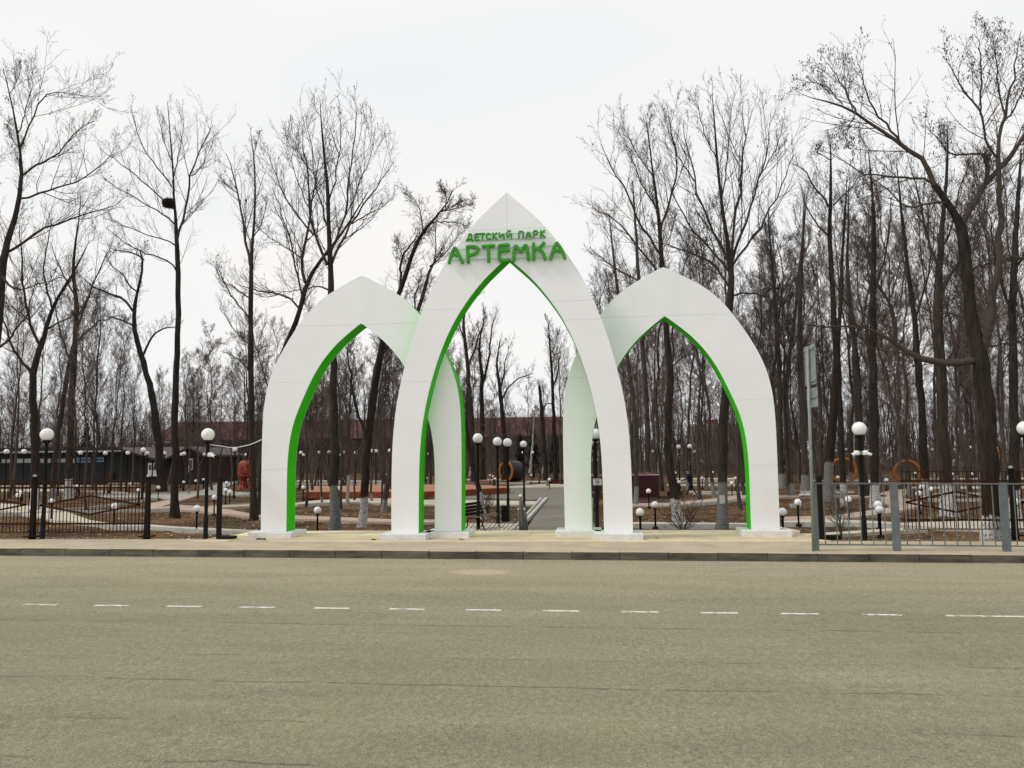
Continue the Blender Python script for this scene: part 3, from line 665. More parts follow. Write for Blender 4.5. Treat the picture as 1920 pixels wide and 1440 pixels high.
bol = [(34, 928.6), (39, 923.5), (57, 920.6), (99, 915), (97, 940), (60, 955), (144, 912), (215, 949), (243.5, 907.5), (260, 919), (297, 914), (369.5, 953.5), (344.6, 904), (367, 901.7), (381.5, 899), (402, 933), (425, 905), (423.5, 919), (431, 922), (455.5, 900.5),
       (595.5, 957), (569, 914), (635, 915.5), (583, 890), (641.6, 898), (652.5, 889.7), (726, 889.7), (799.6, 897), (919, 891.5), (925, 893.5), (928, 898), (950, 892), (996, 891), (1030, 899), (1200, 960.5), (1228, 946.6), (1216, 921), (1266.6, 886.7), (1273.6, 904), (1290, 891.5), (1316.7, 896.6), (1336.5, 886), (1334, 890.7), (1379, 897), (1372, 906),
       (1467, 960), (1495.8, 942), (1590, 936), (1646, 946), (1649, 956), (1571, 895), (1632, 904), (1662, 900), (1716, 887), (1728, 913), (1722.5, 925.5), (1745.5, 917.5), (1786, 889), (1822.5, 889), (1868, 891), (1881, 892), (1892.5, 894), (1907.5, 904.5), (1904, 941)]
GB = 'knee-high black lamps with white globes beside the paths'
lb = ordlabel(bol, 'low globe lamp, %s of those %s')
for px, cy in bol:
    zc = G+.715; p = GP(px, cy, zc)
    place(BOL, 'B', (p[0], p[1], G), lb[(px, cy)], GB)
# security cameras on the near lamps
def cam_unit(par_loc, dx, dz, lab, flip):
    t = thing('security_camera', lab, 'camera', (par_loc[0]+dx, par_loc[1]-.03, par_loc[2]+dz))
    s = flip
    MB().lathe([(.055, -.05), (.062, -.045), (.062, .045), (.05, .055)], seg=14).build('housing', GLOBE, t, True)
    MB().box((-s*.06, .0, 0), (.06, .05, .08)).build('bracket', PALE, t)
    q = MB().tube([(s*.02, -.02, -.01), (s*.13, -.05, -.045)], .036, 12).build('lens_barrel', GLOBE, t, True)
    MB().tube([(s*.128, -.0495, -.0445), (s*.14, -.053, -.049)], .028, 12).build('lens', BLACK, q, True)
l1, l3 = nearo[1].location, nearo[2].location
cam_unit(l1, .10, 2.42, 'white camera with black lens on the lamp left of the arches', 1)
cam_unit(l3, -.10, 2.36, 'left one of two white cameras on the lamp by the railing', -1)
cam_unit(l3, .10, 2.36, 'right one of two white cameras on the lamp by the railing', 1)
# wire from the lamp to the left arch
e = W(491, 824, 20.25); s0 = np.array([l1[0]+.05, l1[1], l1[2]+2.68]); s1 = W(403, 835, 19.78); s2 = W(415, 836.5, 19.85); s3 = W(445, 839, 20.0); s4 = W(468, 834, 20.1)
tag(MB().tube([tuple(q) for q in (s0, s1, s2, W(430, 839, 19.9), s3, s4, W(482, 828.5, 20.2), e)], .010, 6).build('slack_wire', GLOBE, None, True), 'slack white wire hanging from the left lamp to the left arch', 'wire')
# no dogs sign
dl = doglamp.location
sg = thing('prohibition_sign', 'small white no dogs sign with black and red print on the lamp', 'sign', (0, 0, 0))
pc = W(1120, 903.5, dl[1]-.09); sg.location = (pc[0], pc[1], pc[2])
MB().box((0, 0, 0), (.26, .012, .205)).build('plate', PAPER, sg)
def strip(par, x, z, wd, h, m, nm='print_line'):
    return MB().box((x, -.0085, z), (wd, .004, h)).build(nm, m, par)
for k in range(9): strip(sg, -.10+k*.025, .084, .017, .018, BLACK, 'print_letter')
for k in range(8): strip(sg, -.088+k*.025, -.084, .017, .016, RED, 'print_letter')
m = MB()
for i in range(24):
    a, b = 2*math.pi*i/24, 2*math.pi*(i+1)/24; n = len(m.v)
    for an, r in ((a, .045), (a, .058), (b, .058), (b, .045)): m.v.append((r*math.cos(an), -.0095, r*math.sin(an)))
    m.f.append((n, n+1, n+2, n+3))
m.build('ring_mark', RED, sg)
m = MB(); m.box((0, -.0085, .002), (.055, .004, .02)); m.box((.03, -.0085, .016), (.02, .004, .022)); m.box((-.022, -.0085, -.018), (.008, .004, .026)); m.box((.022, -.0085, -.018), (.008, .004, .026)); m.box((-.034, -.0085, .016), (.012, .004, .01)); m.build('dog_mark', BLACK, sg)

# ------------------------------------------------------------------ grey railing on the pavement
RY = 17.42
rail = thing('pavement_railing', 'grey steel pavement railing with flat posts at the right kerb side', 'railing', (W(1528, 1030, RY)[0], RY, 0))
rx0 = rail.location.x
posts = []
for px, wd in ((1532, .085), (1682, .15), (1888, .155), (2096, .155)):
    p = W(px, 1030, RY); xb = p[0]-rx0; zb = zp(p[0], RY); posts.append((xb, zb))
    MB().box((xb, 0, zb+.70), (wd, .06, 1.42)).build('post', GREY, rail)
ztop = [W(1532, 906.5, RY)[2], W(1682, 906.5, RY)[2], W(1888, 907, RY)[2], W(2096, 907.5, RY)[2]]
zbot = [W(1532, 1021, RY)[2], W(1682, 1022, RY)[2], W(1888, 1024, RY)[2], W(2096, 1026, RY)[2]]
for i, nb in enumerate((6, 8, 8)):
    xa, xb = posts[i][0]+(.045 if i == 0 else .078), posts[i+1][0]-.078
    MB().bar((xa, 0, ztop[i]), (xb, 0, ztop[i+1]), .028, .04).build('top_rail', GREY, rail)
    MB().bar((xa, 0, zbot[i]), (xb, 0, zbot[i+1]), .026, .03).build('bottom_rail', GREY, rail)
    for k in range(nb):
        u = (k+.55)/(nb+.1); x = xa+(xb-xa)*u; za, zb_ = zbot[i]+(zbot[i+1]-zbot[i])*u+.013, ztop[i]+(ztop[i+1]-ztop[i])*u-.014
        MB().box((x, 0, (za+zb_)/2), (.018, .018, zb_-za)).build('baluster', GREY, rail)
# ------------------------------------------------------------------ road sign seen from the side/back
pb = W(1531, 1030, 17.30); pt = W(1514, 650, 17.30)
sgn = thing('road_sign', 'grey metal road sign post with sign plates seen from behind', 'road sign', (pb[0]-.06, 17.30, zp(pb[0], 17.3)))
hgt = pt[2]-sgn.location.z; lean = pt[0]-sgn.location.x
MB().tube([(0, 0, 0), (lean*.5, 0, hgt*.5), (lean, 0, hgt)], .033, 12).build('pole', ZINC, sgn, True)
def plate(px0, px1, py0, py1, nm):
    a, b = W(px0, (py0+py1)/2, 17.30), W(px1, (py0+py1)/2, 17.30); zt, zb_ = W((px0+px1)/2, py0, 17.3)[2], W((px0+px1)/2, py1, 17.3)[2]
    wd, L_ = .60, zt-zb_
    e = bpy.data.objects.new(nm, None)
    me = MB(); me.box((.0, .045, 0), (wd, .004, L_))
    o = me.build(nm, ZINC, sgn); o.location = ((a[0]+b[0])/2-sgn.location.x, .0, (zt+zb_)/2-sgn.location.z); o.rotation_euler = (0, 0, math.radians(-86))
    return o, wd, L_
o, wd, L_ = plate(1503, 1528, 648, 722, 'sign_plate')
for z in (-L_/2+.08, L_/2-.08): MB().box((0, .03, z), (wd*.9, .026, .035)).build('brace', ZINC, o)
for x in (-wd/2, wd/2): MB().box((x, .036, 0), (.006, .022, L_)).build('rim', ZINC, o)
o, wd, L_ = plate(1512, 1526, 728, 764, 'small_plate')
MB().box((0, .03, 0), (wd*.85, .026, .03)).build('brace', ZINC, o)

# ------------------------------------------------------------------ brown fences with rhombus bars
def fence(px_posts, Y, ypost_top, ytop, ymid, ylow, ybot, yc, amp, label, npick, postcols, caps=True, gy=1006):
    x0 = W(px_posts[0], 950, Y)[0]
    f = thing('metal_fence', label, 'fence', (x0, Y, 0))
    def z_(px, py): return W(px, py, Y)[2]
    zl = lambda px, y: z_(px, y)
    for i, px in enumerate(px_posts):
        if not postcols[i]: continue
        p = W(px, 950, Y); zb = z_(px, gy); zt = z_(px, ypost_top)
        po = MB().box((p[0]-x0, 0, (zb-.12+zt)/2), (.12, .12, zt-zb+.12), taper=.75).build('post', DKBR, f)
        MB().box((p[0]-x0+.02, -.03, zb+.01), (.32, .30, .03)).build('base_plate', DKBR, po)
        if caps: MB().ball((p[0]-x0, 0, zt+.045), .05, 12, 8, sz=.8).build('cap_ball', PALE, po, True); MB().box((p[0]-x0, 0, zt+.008), (.14, .14, .02)).build('cap_plate', DKBR, po)
    for i in range(len(px_posts)-1):
        pa, pb_ = px_posts[i], px_posts[i+1]; xa, xb = W(pa, 950, Y)[0]-x0+.085, W(pb_, 950, Y)[0]-x0-.085; pm = (pa+pb_)/2
        for nm, y, h in (('upper_rail', ytop, .02), ('middle_rail', ymid, .045), ('lower_rail', ylow, .045), ('bottom_rail', ybot, .02)):
            MB().bar((xa, 0, z_(pa, y)), (xb, 0, z_(pb_, y)), h, .03).build(nm, RUST, f)
        for k in range(npick[i]):
            u = (k+.5)/npick[i]; x = xa+(xb-xa)*u; zb, zt = z_(pa, ybot)*(1-u)+z_(pb_, ybot)*u, z_(pa, ytop)*(1-u)+z_(pb_, ytop)*u
            MB().box((x, .004, (zb+zt)/2), (.016, .016, zt-zb)).build('picket', RUST, f)
        cx = (xa+xb)/2; zc = z_(pm, yc); za = amp; hw = (xb-xa)/2*.93
        for a, b in (((cx-hw, zc), (cx, zc+za)), ((cx, zc+za), (cx+hw, zc)), ((cx-hw, zc), (cx, zc-za)), ((cx, zc-za), (cx+hw, zc))):
            MB().bar((a[0], -.026, a[1]), (b[0], -.026, b[1]), .045, .02).build('rhombus_bar', RUST, f)
    return f
fence([-150, 63, 277], 19.75, 896, 901, 914, 982, 998, 947, .235, 'brown picket fence with rhombus bars left of the arches', [30, 30], [1, 1, 1])
fence([1684, 1900, 2110], 19.9, 880, 884, 902, 975, 992, 941, .24, 'brown picket fence with rhombus bars behind the grey railing', [28, 28], [0, 1, 1], gy=1004)
# free standing posts
def lone_post(px, Y, yt, yb_, lab):
    p = W(px, yb_, Y); zt = W(px, yt, Y)[2]; t = thing('gate_post', lab, 'post', (p[0], Y, p[2]))
    MB().box((0, 0, (zt-p[2])/2-.05), (.10, .10, zt-p[2]+.1)).build('shaft', DKBR, t)
    MB().box((.20 if px < 900 else .2, .02, .03), (.42, .26, .10)).build('foot_plate', BLACK, t); return t
lone_post(410, 19.72, 895, 1011, 'single dark brown post with a black box at its foot, left of the arches')
lone_post(1541, 19.3, 893, 1010, 'single dark brown post behind the grey railing end')
# ------------------------------------------------------------------ bench, litter bin, pruned stump
bp_ = GP(905, 994); bz = G
bench = thing('park_bench', 'black iron bench with slatted seat beside the lamp in the central arch', 'bench', (bp_[0], bp_[1], bz), math.radians(72))
for k in range(6):
    MB().box((0, -.22+k*.085, .43+.012*abs(k-2.5)), (1.35, .07, .03)).build('seat_slat', mat('weathered_slat', (.17, .14, .11), rough=.8), bench)
for k in range(4):
    MB().box((0, .27+k*.035, .52+k*.10), (1.35, .025, .08)).build('back_slat', DKBR, bench)
for s in (-.58, .58):
    MB().tube([(s, .30, .0), (s, .26, .2), (s, .22, .41), (s, .30, .6), (s, .42, .95)], .018, 6).build('rear_frame', BLACK, bench, True)
    MB().tube([(s, -.36, 0), (s, -.28, .2), (s, -.2, .34), (s, .0, .40), (s, .2, .41)], .018, 6).build('front_leg', BLACK, bench, True)
    MB().tube([(s, -.26, .42), (s, -.22, .60), (s, -.05, .66), (s, .25, .62)], .016, 6).build('armrest', BLACK, bench, True)
bb = GP(948, 981)
binn = thing('litter_bin', 'square black litter bin at the foot of a lamp in the central arch', 'litter bin', (bb[0], bb[1], G))
MB().box((0, 0, .32), (.26, .26, .5), taper=1.05).build('body', BLACK, binn); MB().box((0, 0, .585), (.29, .29, .03)).build('rim', BLACK, binn)
MB().box((.05, 0, .03), (.5, .3, .06)).build('foot_slab', CONC, binn)
MB().tube([(.2, 0, .04), (.24, 0, .2), (.22, 0, .33), (.17, 0, .36)], .012, 6).build('side_loop', ZINC, binn, True)
sp_ = GP(982, 1003)
stump = thing('pruned_stump', 'pruned multi-stem stump with pale sawn ends in the central arch', 'stump', (sp_[0], sp_[1], G))
SY = sp_[1]
for (pts, r) in (([(980, 1000), (979, 975), (977, 955), (976, 930)], .055), ([(985, 1000), (984, 978), (983, 954)], .04), ([(976, 1000), (974, 978), (972, 955)], .03), ([(989, 1000), (987, 978), (985, 960), (978, 937)], .03), ([(980, 975), (978, 958), (978, 954)], .02)):
    P = [W(a, b, SY) for a, b in pts]; P = [tuple(q-np.array([sp_[0], SY, G])) for q in P]
    o = MB().tube(P, [r*1.2]+[r]*(len(P)-2)+[r*.7], 8).build('stem', BARKG, stump, True)
    MB().ball(P[-1], r*.95, 8, 6).build('sawn_end', GLOBE, o, True)
cb = GP(1027, 912)
tag(MB().lathe([(.16, 0), (.16, .78), (.13, .82)], seg=14).build('concrete_bollard', CONC), 'short round concrete bollard at the far end of the asphalt path', 'bollard').location = (cb[0], cb[1], G)

# ------------------------------------------------------------------ podium, maroon ring wall, orange rings
zt = G+.42
base = [GP(569, 935), GP(800, 935), GP(955, 926)]
back = [GP(952, 912, zt), GP(870, 908.0, zt), GP(690, 909, zt), GP(585, 913, zt)]
poly = [tuple(p[:2]) for p in base+back]
pod = thing('timber_podium', 'low orange brown timber podium with faceted slatted sides behind the arches', 'podium', (0, 0, 0))
MB().slab(poly, G, zt-.04).build('frame', DECKS, pod)
MB().slab([(x*1.0, y) for x, y in poly], zt-.036, zt).build('deck', DECK, pod)
m = MB()
for a, b in zip(poly[:2]+[poly[-1]], poly[1:3]+[poly[0]]):
    a, b = np.array(a), np.array(b); d = b-a; L_ = np.hypot(*d); n = int(L_/.14); t = d/L_; nr = np.array([t[1], -t[0]]);
    for k in range(n):
        c = a+d*(k+.5)/n+nr*.012; m.box((c[0], c[1], (G+zt-.04)/2+.01), (.115, .024, zt-.05-G), math.atan2(t[1], t[0]))
sl = m.build('side_slats', DECKS, pod); sl['kind'] = 'stuff'
# maroon ring wall
rw_c = GP(1172, 934); rwx, rwy = rw_c[0], rw_c[1]+2.1
rw = thing('curved_wall', 'dark maroon curved board wall with pale rim seen through the right arch', 'wall', (rwx, rwy, G))
def ringwall(r0, r1, z0, z1, a0, a1, nm, m_, n=40, zf=None):
    m = MB()
    for k in range(n+1):
        a = a0+(a1-a0)*k/n; zz = z1+(zf(a) if zf else 0); zb = z0+(zf(a) if zf and z0 > .5 else 0)
        m.v += [(r0*math.cos(a), r0*math.sin(a), zb), (r1*math.cos(a), r1*math.sin(a), zb), (r1*math.cos(a), r1*math.sin(a), zz), (r0*math.cos(a), r0*math.sin(a), zz)]
    for k in range(n):
        for j in range(4): m.f.append((k*4+j, k*4+4+j, k*4+4+(j+1) % 4, k*4+(j+1) % 4))
    m.f.append((0, 1, 2, 3)); m.f.append((n*4+3, n*4+2, n*4+1, n*4))
    return m.build(nm, m_, rw)
ringwall(2.0, 2.12, 0, 1.22, -3.3, 2.6, 'board_wall', MAROON); ringwall(1.97, 2.16, 1.225, 1.25, -3.3, 2.6, 'pale_rim', PALE)
ringwall(2.02, 2.125, 1.26, 1.30, .3, 2.6, 'red_rim', RED)
lw = GP(1030, 908); lw2 = GP(1062, 908)
tag(MB().box(((lw[0]+lw2[0])/2+.4, lw[1], G+.22), (lw2[0]-lw[0]+.8, .5, .44)).build('low_wall', MAROON), 'low dark maroon wall beside the concrete bollard far down the path', 'wall')
def ring(pxc, pyc, r_px, base_y, lab, depth_dir=1, length=1.9, rz=.15):
    b = GP(pxc, base_y); D = b[1]; R = r_px*D/F
    t = thing('ring_tunnel', lab, 'playground tunnel', (b[0], b[1], G), rz)
    def tor(r0, r1, y0, y1, nm, m_, n=40):
        m = MB()
        for k in range(n):
            a = 2*math.pi*k/n
            for r, y in ((r0, y0), (r1, y0), (r1, y1), (r0, y1)): m.v.append((r*math.cos(a), y, R*.93+r*math.sin(a)))
        for k in range(n):
            for j in range(4):
                q = (k*4+j, k*4+(j+1) % 4, ((k+1) % n)*4+(j+1) % 4, ((k+1) % n)*4+j); m.f.append(q)
        return m.build(nm, m_, t, True)
    tor(R*.76, R, -.05, .03, 'front_ring', ORANGE); tor(R*.90, R*.985, .03, length, 'dark_shell', mat('dark_shell_paint', (.022, .024, .026), rough=.5)); 
ring(949, 887, 20, 903, 'orange ringed dark tunnel beyond the podium in the central arch', rz=-.75, length=1.6)
ring(1583, 885, 24.5, 906, 'orange ring tunnel left of the lamp with two cameras', rz=-.35, length=1.5)
ring(1703, 888, 24, 910, 'orange ring tunnel behind the brown fence on the right', rz=-.35, length=1.5)
# orange tarpaulin-covered ride
tb = GP(461, 917); D = tb[1]; s_ = D/F
tarp = thing('covered_ride', 'orange red tarpaulin wrapped over a tall ride left of the left arch', 'covered ride', (tb[0], tb[1], G))
def blob(prof, nm, m_, c=(0, 0), seg=26, seed=1, amp=.24, sx=1., sy=1.):
    r = random.Random(seed); ph = [(r.uniform(0, 6.28), r.randint(3, 9), r.uniform(.3, 1)) for _ in range(6)]; m = MB(); n = len(prof)
    for k, (rad, z) in enumerate(prof):
        for i in range(seg):
            a = 2*math.pi*i/seg; d = 1+amp*sum(w_*math.sin(f*a+p_+k*.7) for p_, f, w_ in ph)/3
            m.v.append((c[0]+sx*rad*d*math.cos(a), c[1]+sy*rad*d*math.sin(a), z+(.03*math.sin(3*a+k) if 0 < k < n-1 else 0)))
    for k in range(n-1):
        for i in range(seg): j = (i+1) % seg; m.f.append((k*seg+i, k*seg+j, (k+1)*seg+j, (k+1)*seg+i))
    m.f.append(tuple(reversed(range(seg)))); m.f.append(tuple((n-1)*seg+i for i in range(seg)))
    return m.build(nm, m_, tarp, False)
hh = 54*s_; ww = 15*s_
blob([(ww*.75, hh*.42), (ww*.98, hh*.46), (ww, hh*.6), (ww*.98, hh*.78), (ww*.86, hh*.9), (ww*.6, hh*.985), (ww*.2, hh)], 'upper_cover', TARP, seed=3)
blob([(ww*.72, 0), (ww*.6, hh*.06), (ww*.42, hh*.16), (ww*.40, hh*.3), (ww*.5, hh*.44)], 'lower_cover', TARP, c=(-ww*.4, 0), seed=5)
blob([(ww*.5, hh*.02), (ww*.42, hh*.1), (ww*.3, hh*.25), (ww*.4, hh*.44)], 'side_cover', TARP, c=(ww*.65, .1), seed=8)

# ------------------------------------------------------------------ buildings behind the park
def wpart(par, px0, px1, py0, py1, Y, m_, nm, th=.15, dy=0.):
    a, b = W(px0, (py0+py1)/2, Y), W(px1, (py0+py1)/2, Y); pm = (px0+px1)/2; zt, zb = W(pm, py0, Y)[2], W(pm, py1, Y)[2]
    o = MB().box(((a[0]+b[0])/2-par.location.x, Y-par.location.y-th/2+dy, (zt+zb)/2-par.location.z), (b[0]-a[0], th, zt-zb)).build(nm, m_, par); return o
YP = 92.
pav = thing('long_pavilion', 'long low dark grey pavilion with pale and blue window bands on the left', 'building', (W(100, 871, YP)[0], YP, G))
wa, wb = W(-90, 870, YP), W(268, 870, YP); zt = W(100, 848, YP)[2]
MB().box(((wa[0]+wb[0])/2-pav.location.x, 5, (zt)/2), (wb[0]-wa[0], 10, zt)).build('wall', DGREY, pav)
rp = [W(-90, 842, YP)[2]-G, W(130, 838, YP)[2]-G, W(232, 839, YP)[2]-G, W(280, 848, YP)[2]-G]
m = MB(); xs_ = [W(p, 845, YP)[0]-pav.location.x for p in (-95, 130, 232, 284)]
for x, z in zip(xs_, rp): m.v += [(x, -.9, z-.45), (x, 11, z-.2), (x, 11, z+.1), (x, -.9, z)]
for k in range(3):
    for j in range(4): m.f.append((k*4+j, k*4+(j+1) % 4, k*4+4+(j+1) % 4, k*4+4+j))
m.f += [(0, 3, 2, 1), (12, 13, 14, 15)]; m.build('roof', DGREY, pav)
wpart(pav, 0, 250, 845.5, 847.5, YP-1.05, PALE, 'fascia_trim', .06)
for a, b, y0, y1, mm in ((4, 22, 861, 868, PALE), (28, 60, 860, 868, PALE), (66, 96, 860, 868, PALE), (105, 123, 860, 867, PALE), (128, 141, 860, 868, PALE), (145, 170, 858, 867, BLUE), (178, 195, 858, 866, BLUE)):
    fr = wpart(pav, a, b, y0, y1, YP-.02, PALE, 'window', .08); wpart(pav, a+1, b-1, y0+1, y1-1, YP-.07, mm, 'pane', .04)
wpart(pav, 200, 213, 884, 899, YP-.1, MAROON, 'red_door', .1)
sl_ = thing('playground_slide', 'blue and pale slide at the far left in front of the pavilion', 'slide', tuple(GP(4, 903)))
q = sl_.location; MB().bar((-1.6, 0, .3), (.9, 0, 1.7), .5, .6).build('chute', BLUE, sl_); MB().bar((-1.7, -.02, .12), (.3, -.02, .9), .2, .7).build('chute_edge', PALE, sl_); MB().box((1.2, 0, .9), (.5, .5, 1.8)).build('tower', BLUE, sl_)
YH = 88.
hs_ = thing('wooden_house', 'dark brown wooden house with gable roof and white framed window', 'building', (W(335, 871, YH)[0], YH, G))
def hx(px): return W(px, 860, YH)[0]-hs_.location.x
def hz(py, px=330): return W(px, py, YH)[2]-G
MB().box(((hx(262)+hx(334))/2, 4, hz(856)/2), (hx(334)-hx(262), 8, hz(856))).build('side_wall', BROWNW, hs_)
m = MB(); m.v = [(hx(333), -1.5, 0), (hx(400), -1.5, 0), (hx(400), -1.5, hz(852)), (hx(369), -1.5, hz(840)), (hx(333), -1.5, hz(858)), (hx(333), 8, 0), (hx(400), 8, 0), (hx(400), 8, hz(852)), (hx(369), 8, hz(840)), (hx(333), 8, hz(858))]
m.f = [(0, 1, 2, 3, 4), (9, 8, 7, 6, 5), (0, 5, 6, 1), (1, 6, 7, 2), (0, 4, 9, 5)]; m.build('gable_wall', BROWNW, hs_)
m = MB(); m.v = [(hx(225), -.6, hz(838)), (hx(362), -.6+5, hz(836.5)), (hx(369), -2.1, hz(838)), (hx(326), -2.1, hz(860)), (hx(290), -.7, hz(857.5)), (hx(255), -.7, hz(847))]
m.v += [(x, y+.2, z-.25) for x, y, z in m.v]; m.f = [(0, 1, 2, 3, 4, 5), (11, 10, 9, 8, 7, 6)]+[(i, i+6, (i+1) % 6+6, (i+1) % 6) for i in range(6)]; m.build('roof', ROOFG, hs_)
m = MB(); m.v = [(hx(369), -2.1, hz(838)), (hx(404), -2.1, hz(853)), (hx(404), 8, hz(853)), (hx(369), 8, hz(838))]; m.v += [(x, y, z-.22) for x, y, z in m.v]; m.f = [(0, 1, 2, 3), (7, 6, 5, 4)]+[(i, i+4, (i+1) % 4+4, (i+1) % 4) for i in range(4)]; m.build('roof_slope', ROOFG, hs_)
f_ = wpart(hs_, 354, 362, 860, 881, YH-1.5, PAPER, 'window', .08); wpart(hs_, 355.5, 360.5, 862, 879, YH-1.56, GLASS, 'pane', .05)
for a, b in ((278, 285), (288, 295)):
    wpart(hs_, a, b, 868, 893, YH-.05, PAPER, 'door', .1); wpart(hs_, a+1.2, b-1.2, 872, 881, YH-.12, GLASS, 'door_pane', .05)
for k in range(5): wpart(hs_, 280.5+k*1.7, 281.6+k*1.7, 856.5, 860, YH-.08, PAPER, 'sign_letter', .05)
YB = 165.
lbld = thing('long_building', 'long building with dark maroon roof far behind the trees', 'building', (W(660, 866, YB)[0], YB, G))
def bx_(px): return W(px, 850, YB)[0]-lbld.location.x
bz_ = lambda py, px=960: W(px, py, YB)[2]-G
MB().box(((bx_(290)+bx_(1062))/2, 8, bz_(822)/2), (bx_(1062)-bx_(290), 16, bz_(822))).build('wall', mat('dark_render', (.075, .06, .055), (.055, .045, .04), rough=.9), lbld)
m = MB(); m.v = [(bx_(284), -.6, bz_(818)), (bx_(1066), -.6, bz_(818)), (bx_(1056), 7, bz_(779)), (bx_(296), 7, bz_(779)), (bx_(284), 17, bz_(818)), (bx_(1066), 17, bz_(818))]
m.f = [(0, 1, 2, 3), (3, 2, 5, 4), (0, 3, 4), (1, 5, 2), (0, 4, 5, 1)]; m.build('roof', ROOFM, lbld)
for k, px in enumerate(range(300, 1050, 14)):
    wpart(lbld, px, px+6, 830, 842, YB-.02, GLASS, 'window', .1)
rb = thing('distant_block', 'distant pale block with a red roof band seen through the right arch', 'building', (W(1330, 860, 210)[0], 210, G))
wpart(rb, 1290, 1392, 797, 870, 210, PWALL, 'wall', 8.); wpart(rb, 1322, 1346, 787, 797, 209.5, RED, 'roof_sign', .6)
for r_ in range(4):
    for k in range(9): wpart(rb, 1295+k*11, 1300+k*11, 805+r_*13, 811+r_*13, 205.85, GLASS, 'window', .1)
ko = thing('blue_kiosk', 'small blue kiosk with pale awning seen through the right arch', 'kiosk', tuple(GP(1329, 882)))
KYY = ko.location.y
wpart(ko, 1317, 1341, 866, 881.5, KYY, BLUE, 'wall', 3.); wpart(ko, 1315, 1343, 862.5, 866, KYY-.4, LBLUE, 'roof', 3.4); wpart(ko, 1296, 1316, 868, 880, KYY, PALE, 'side_stall', 2.); wpart(ko, 1294, 1318, 864, 867.5, KYY-.4, PAPER, 'awning', 2.6)
ko2 = thing('light_blue_hall', 'light blue low building just right of the right arch', 'building', tuple(GP(1480, 878)))
wpart(ko2, 1440, 1500, 852, 877, ko2.location.y, LBLUE, 'wall', 5.); wpart(ko2, 1436, 1504, 847, 852, ko2.location.y-.4, PALE, 'roof', 6.)
for a in (1446, 1462, 1480): wpart(ko2, a, a+9, 858, 868, ko2.location.y-5.05+5, PALE, 'window', .2)
fe = GP(420, 893); gf = thing('panel_fence', 'pale grey panel fence beside the dark wooden house', 'fence', tuple(fe))
for k in range(4): wpart(gf, 399+k*11, 409.4+k*11, 874, 893, fe[1], mat('grey_fence_panel', (.16, .165, .165), rough=.8), 'panel', .06); wpart(gf, 409+k*11, 410.4+k*11, 872.5, 893.5, fe[1]-.04, GREY, 'post', .1)
wpart(gf, 398, 443, 872, 874.4, fe[1]-.02, PALE, 'cap_rail', .12)
# orange-yellow playground tower at far right
pg = thing('play_tower', 'small orange and yellow play structure far back at the right', 'playground', tuple(GP(1874, 884)))
PY = pg.location.y; sc_ = PY/F
MB().tube([(-9*sc_, 0, 0), (-9*sc_, 0, 36*sc_)], .12, 8).build('mast', YELL, pg); MB().tube([(9*sc_, 0, 0), (7*sc_, 0, 36*sc_)], .12, 8).build('mast', YELL, pg)
MB().ball((0, 0, 34*sc_), 8*sc_, 12, 8, sz=.8).build('orange_hood', mat('orange_red_plastic', (.42, .07, .015), rough=.5), pg, True)
MB().bar((-12*sc_, -.3, 30*sc_), (12*sc_, -.3, 20*sc_), .6, .5).build('slide_beam', YELL, pg)
# figure 2 sign
t2 = GP(1652, 879); n2 = thing('number_sign', 'small white figure 2 standing far behind the railing lamp', 'sign', tuple(t2)); s2_ = t2[1]/F
P = [(-3, 18), (-2, 21), (1, 22), (3, 20), (3, 17), (0, 14), (-3, 10), (3.4, 10)]
MB().tube([(a*s2_, 0, b*s2_) for a, b in P], 1.0*s2_, 6).build('digit', PAPER, n2); MB().box((0, 0, 4.5*s2_), (.08, .08, 9*s2_)).build('stand', BLACK, n2)
# cars
def car(px, py, lab, m_, rz):
    b = GP(px, py); t = thing('parked_car', lab, 'car', tuple(b), rz, 'cars parked far behind the park')
    m = MB(); prof = [(-2.1, .35), (-2.15, .8), (-1.95, 1.0), (-1.5, 1.05), (-1.1, 1.5), (.7, 1.52), (1.2, 1.08), (2.0, .98), (2.15, .7), (2.1, .35)]
    n = len(prof); m.v = [(x, -.85, z) for x, z in prof]+[(x, .85, z) for x, z in prof]; m.f = [tuple(range(n)), tuple(range(2*n-1, n-1, -1))]+[(i, i+n, (i+1) % n+n, (i+1) % n) for i in range(n)]
    m.build('body', m_, t)
    for s in (-.865, .865): MB().box((-.2, s, 1.25), (1.9, .02, .34), taper=.8).build('side_window', GLASS, t)
    for x in (-1.35, 1.35):
        for s in (-.8, .8): MB().tube([(x, s-.1, .33), (x, s+.1, .33)], .33, 14).build('wheel', TYRE, t)
    return t
car(1661, 878, 'white car parked far behind the two-camera lamp', CARW, .3); car(1806, 879, 'white car parked far back right of the thick trunks', CARW, -.2); car(1305, 881, 'white car parked beside the blue kiosk', CARW, .1); car(1472, 883, 'pale car parked before the light blue building', PALE, .2); car(1258, 879, 'grey car parked far behind the maroon wall', GREY, .2)
bg = GP(1512, 932)
bgt = thing('sacks', 'white filled sacks lying on the path by the sign post', 'sacks', tuple(bg))
for dx, r_ in ((-.25, .17), (.1, .2), (.38, .15)): MB().ball((dx, 0, .1), r_, 12, 8, sz=.55).build('sack', PAPER, bgt, True)
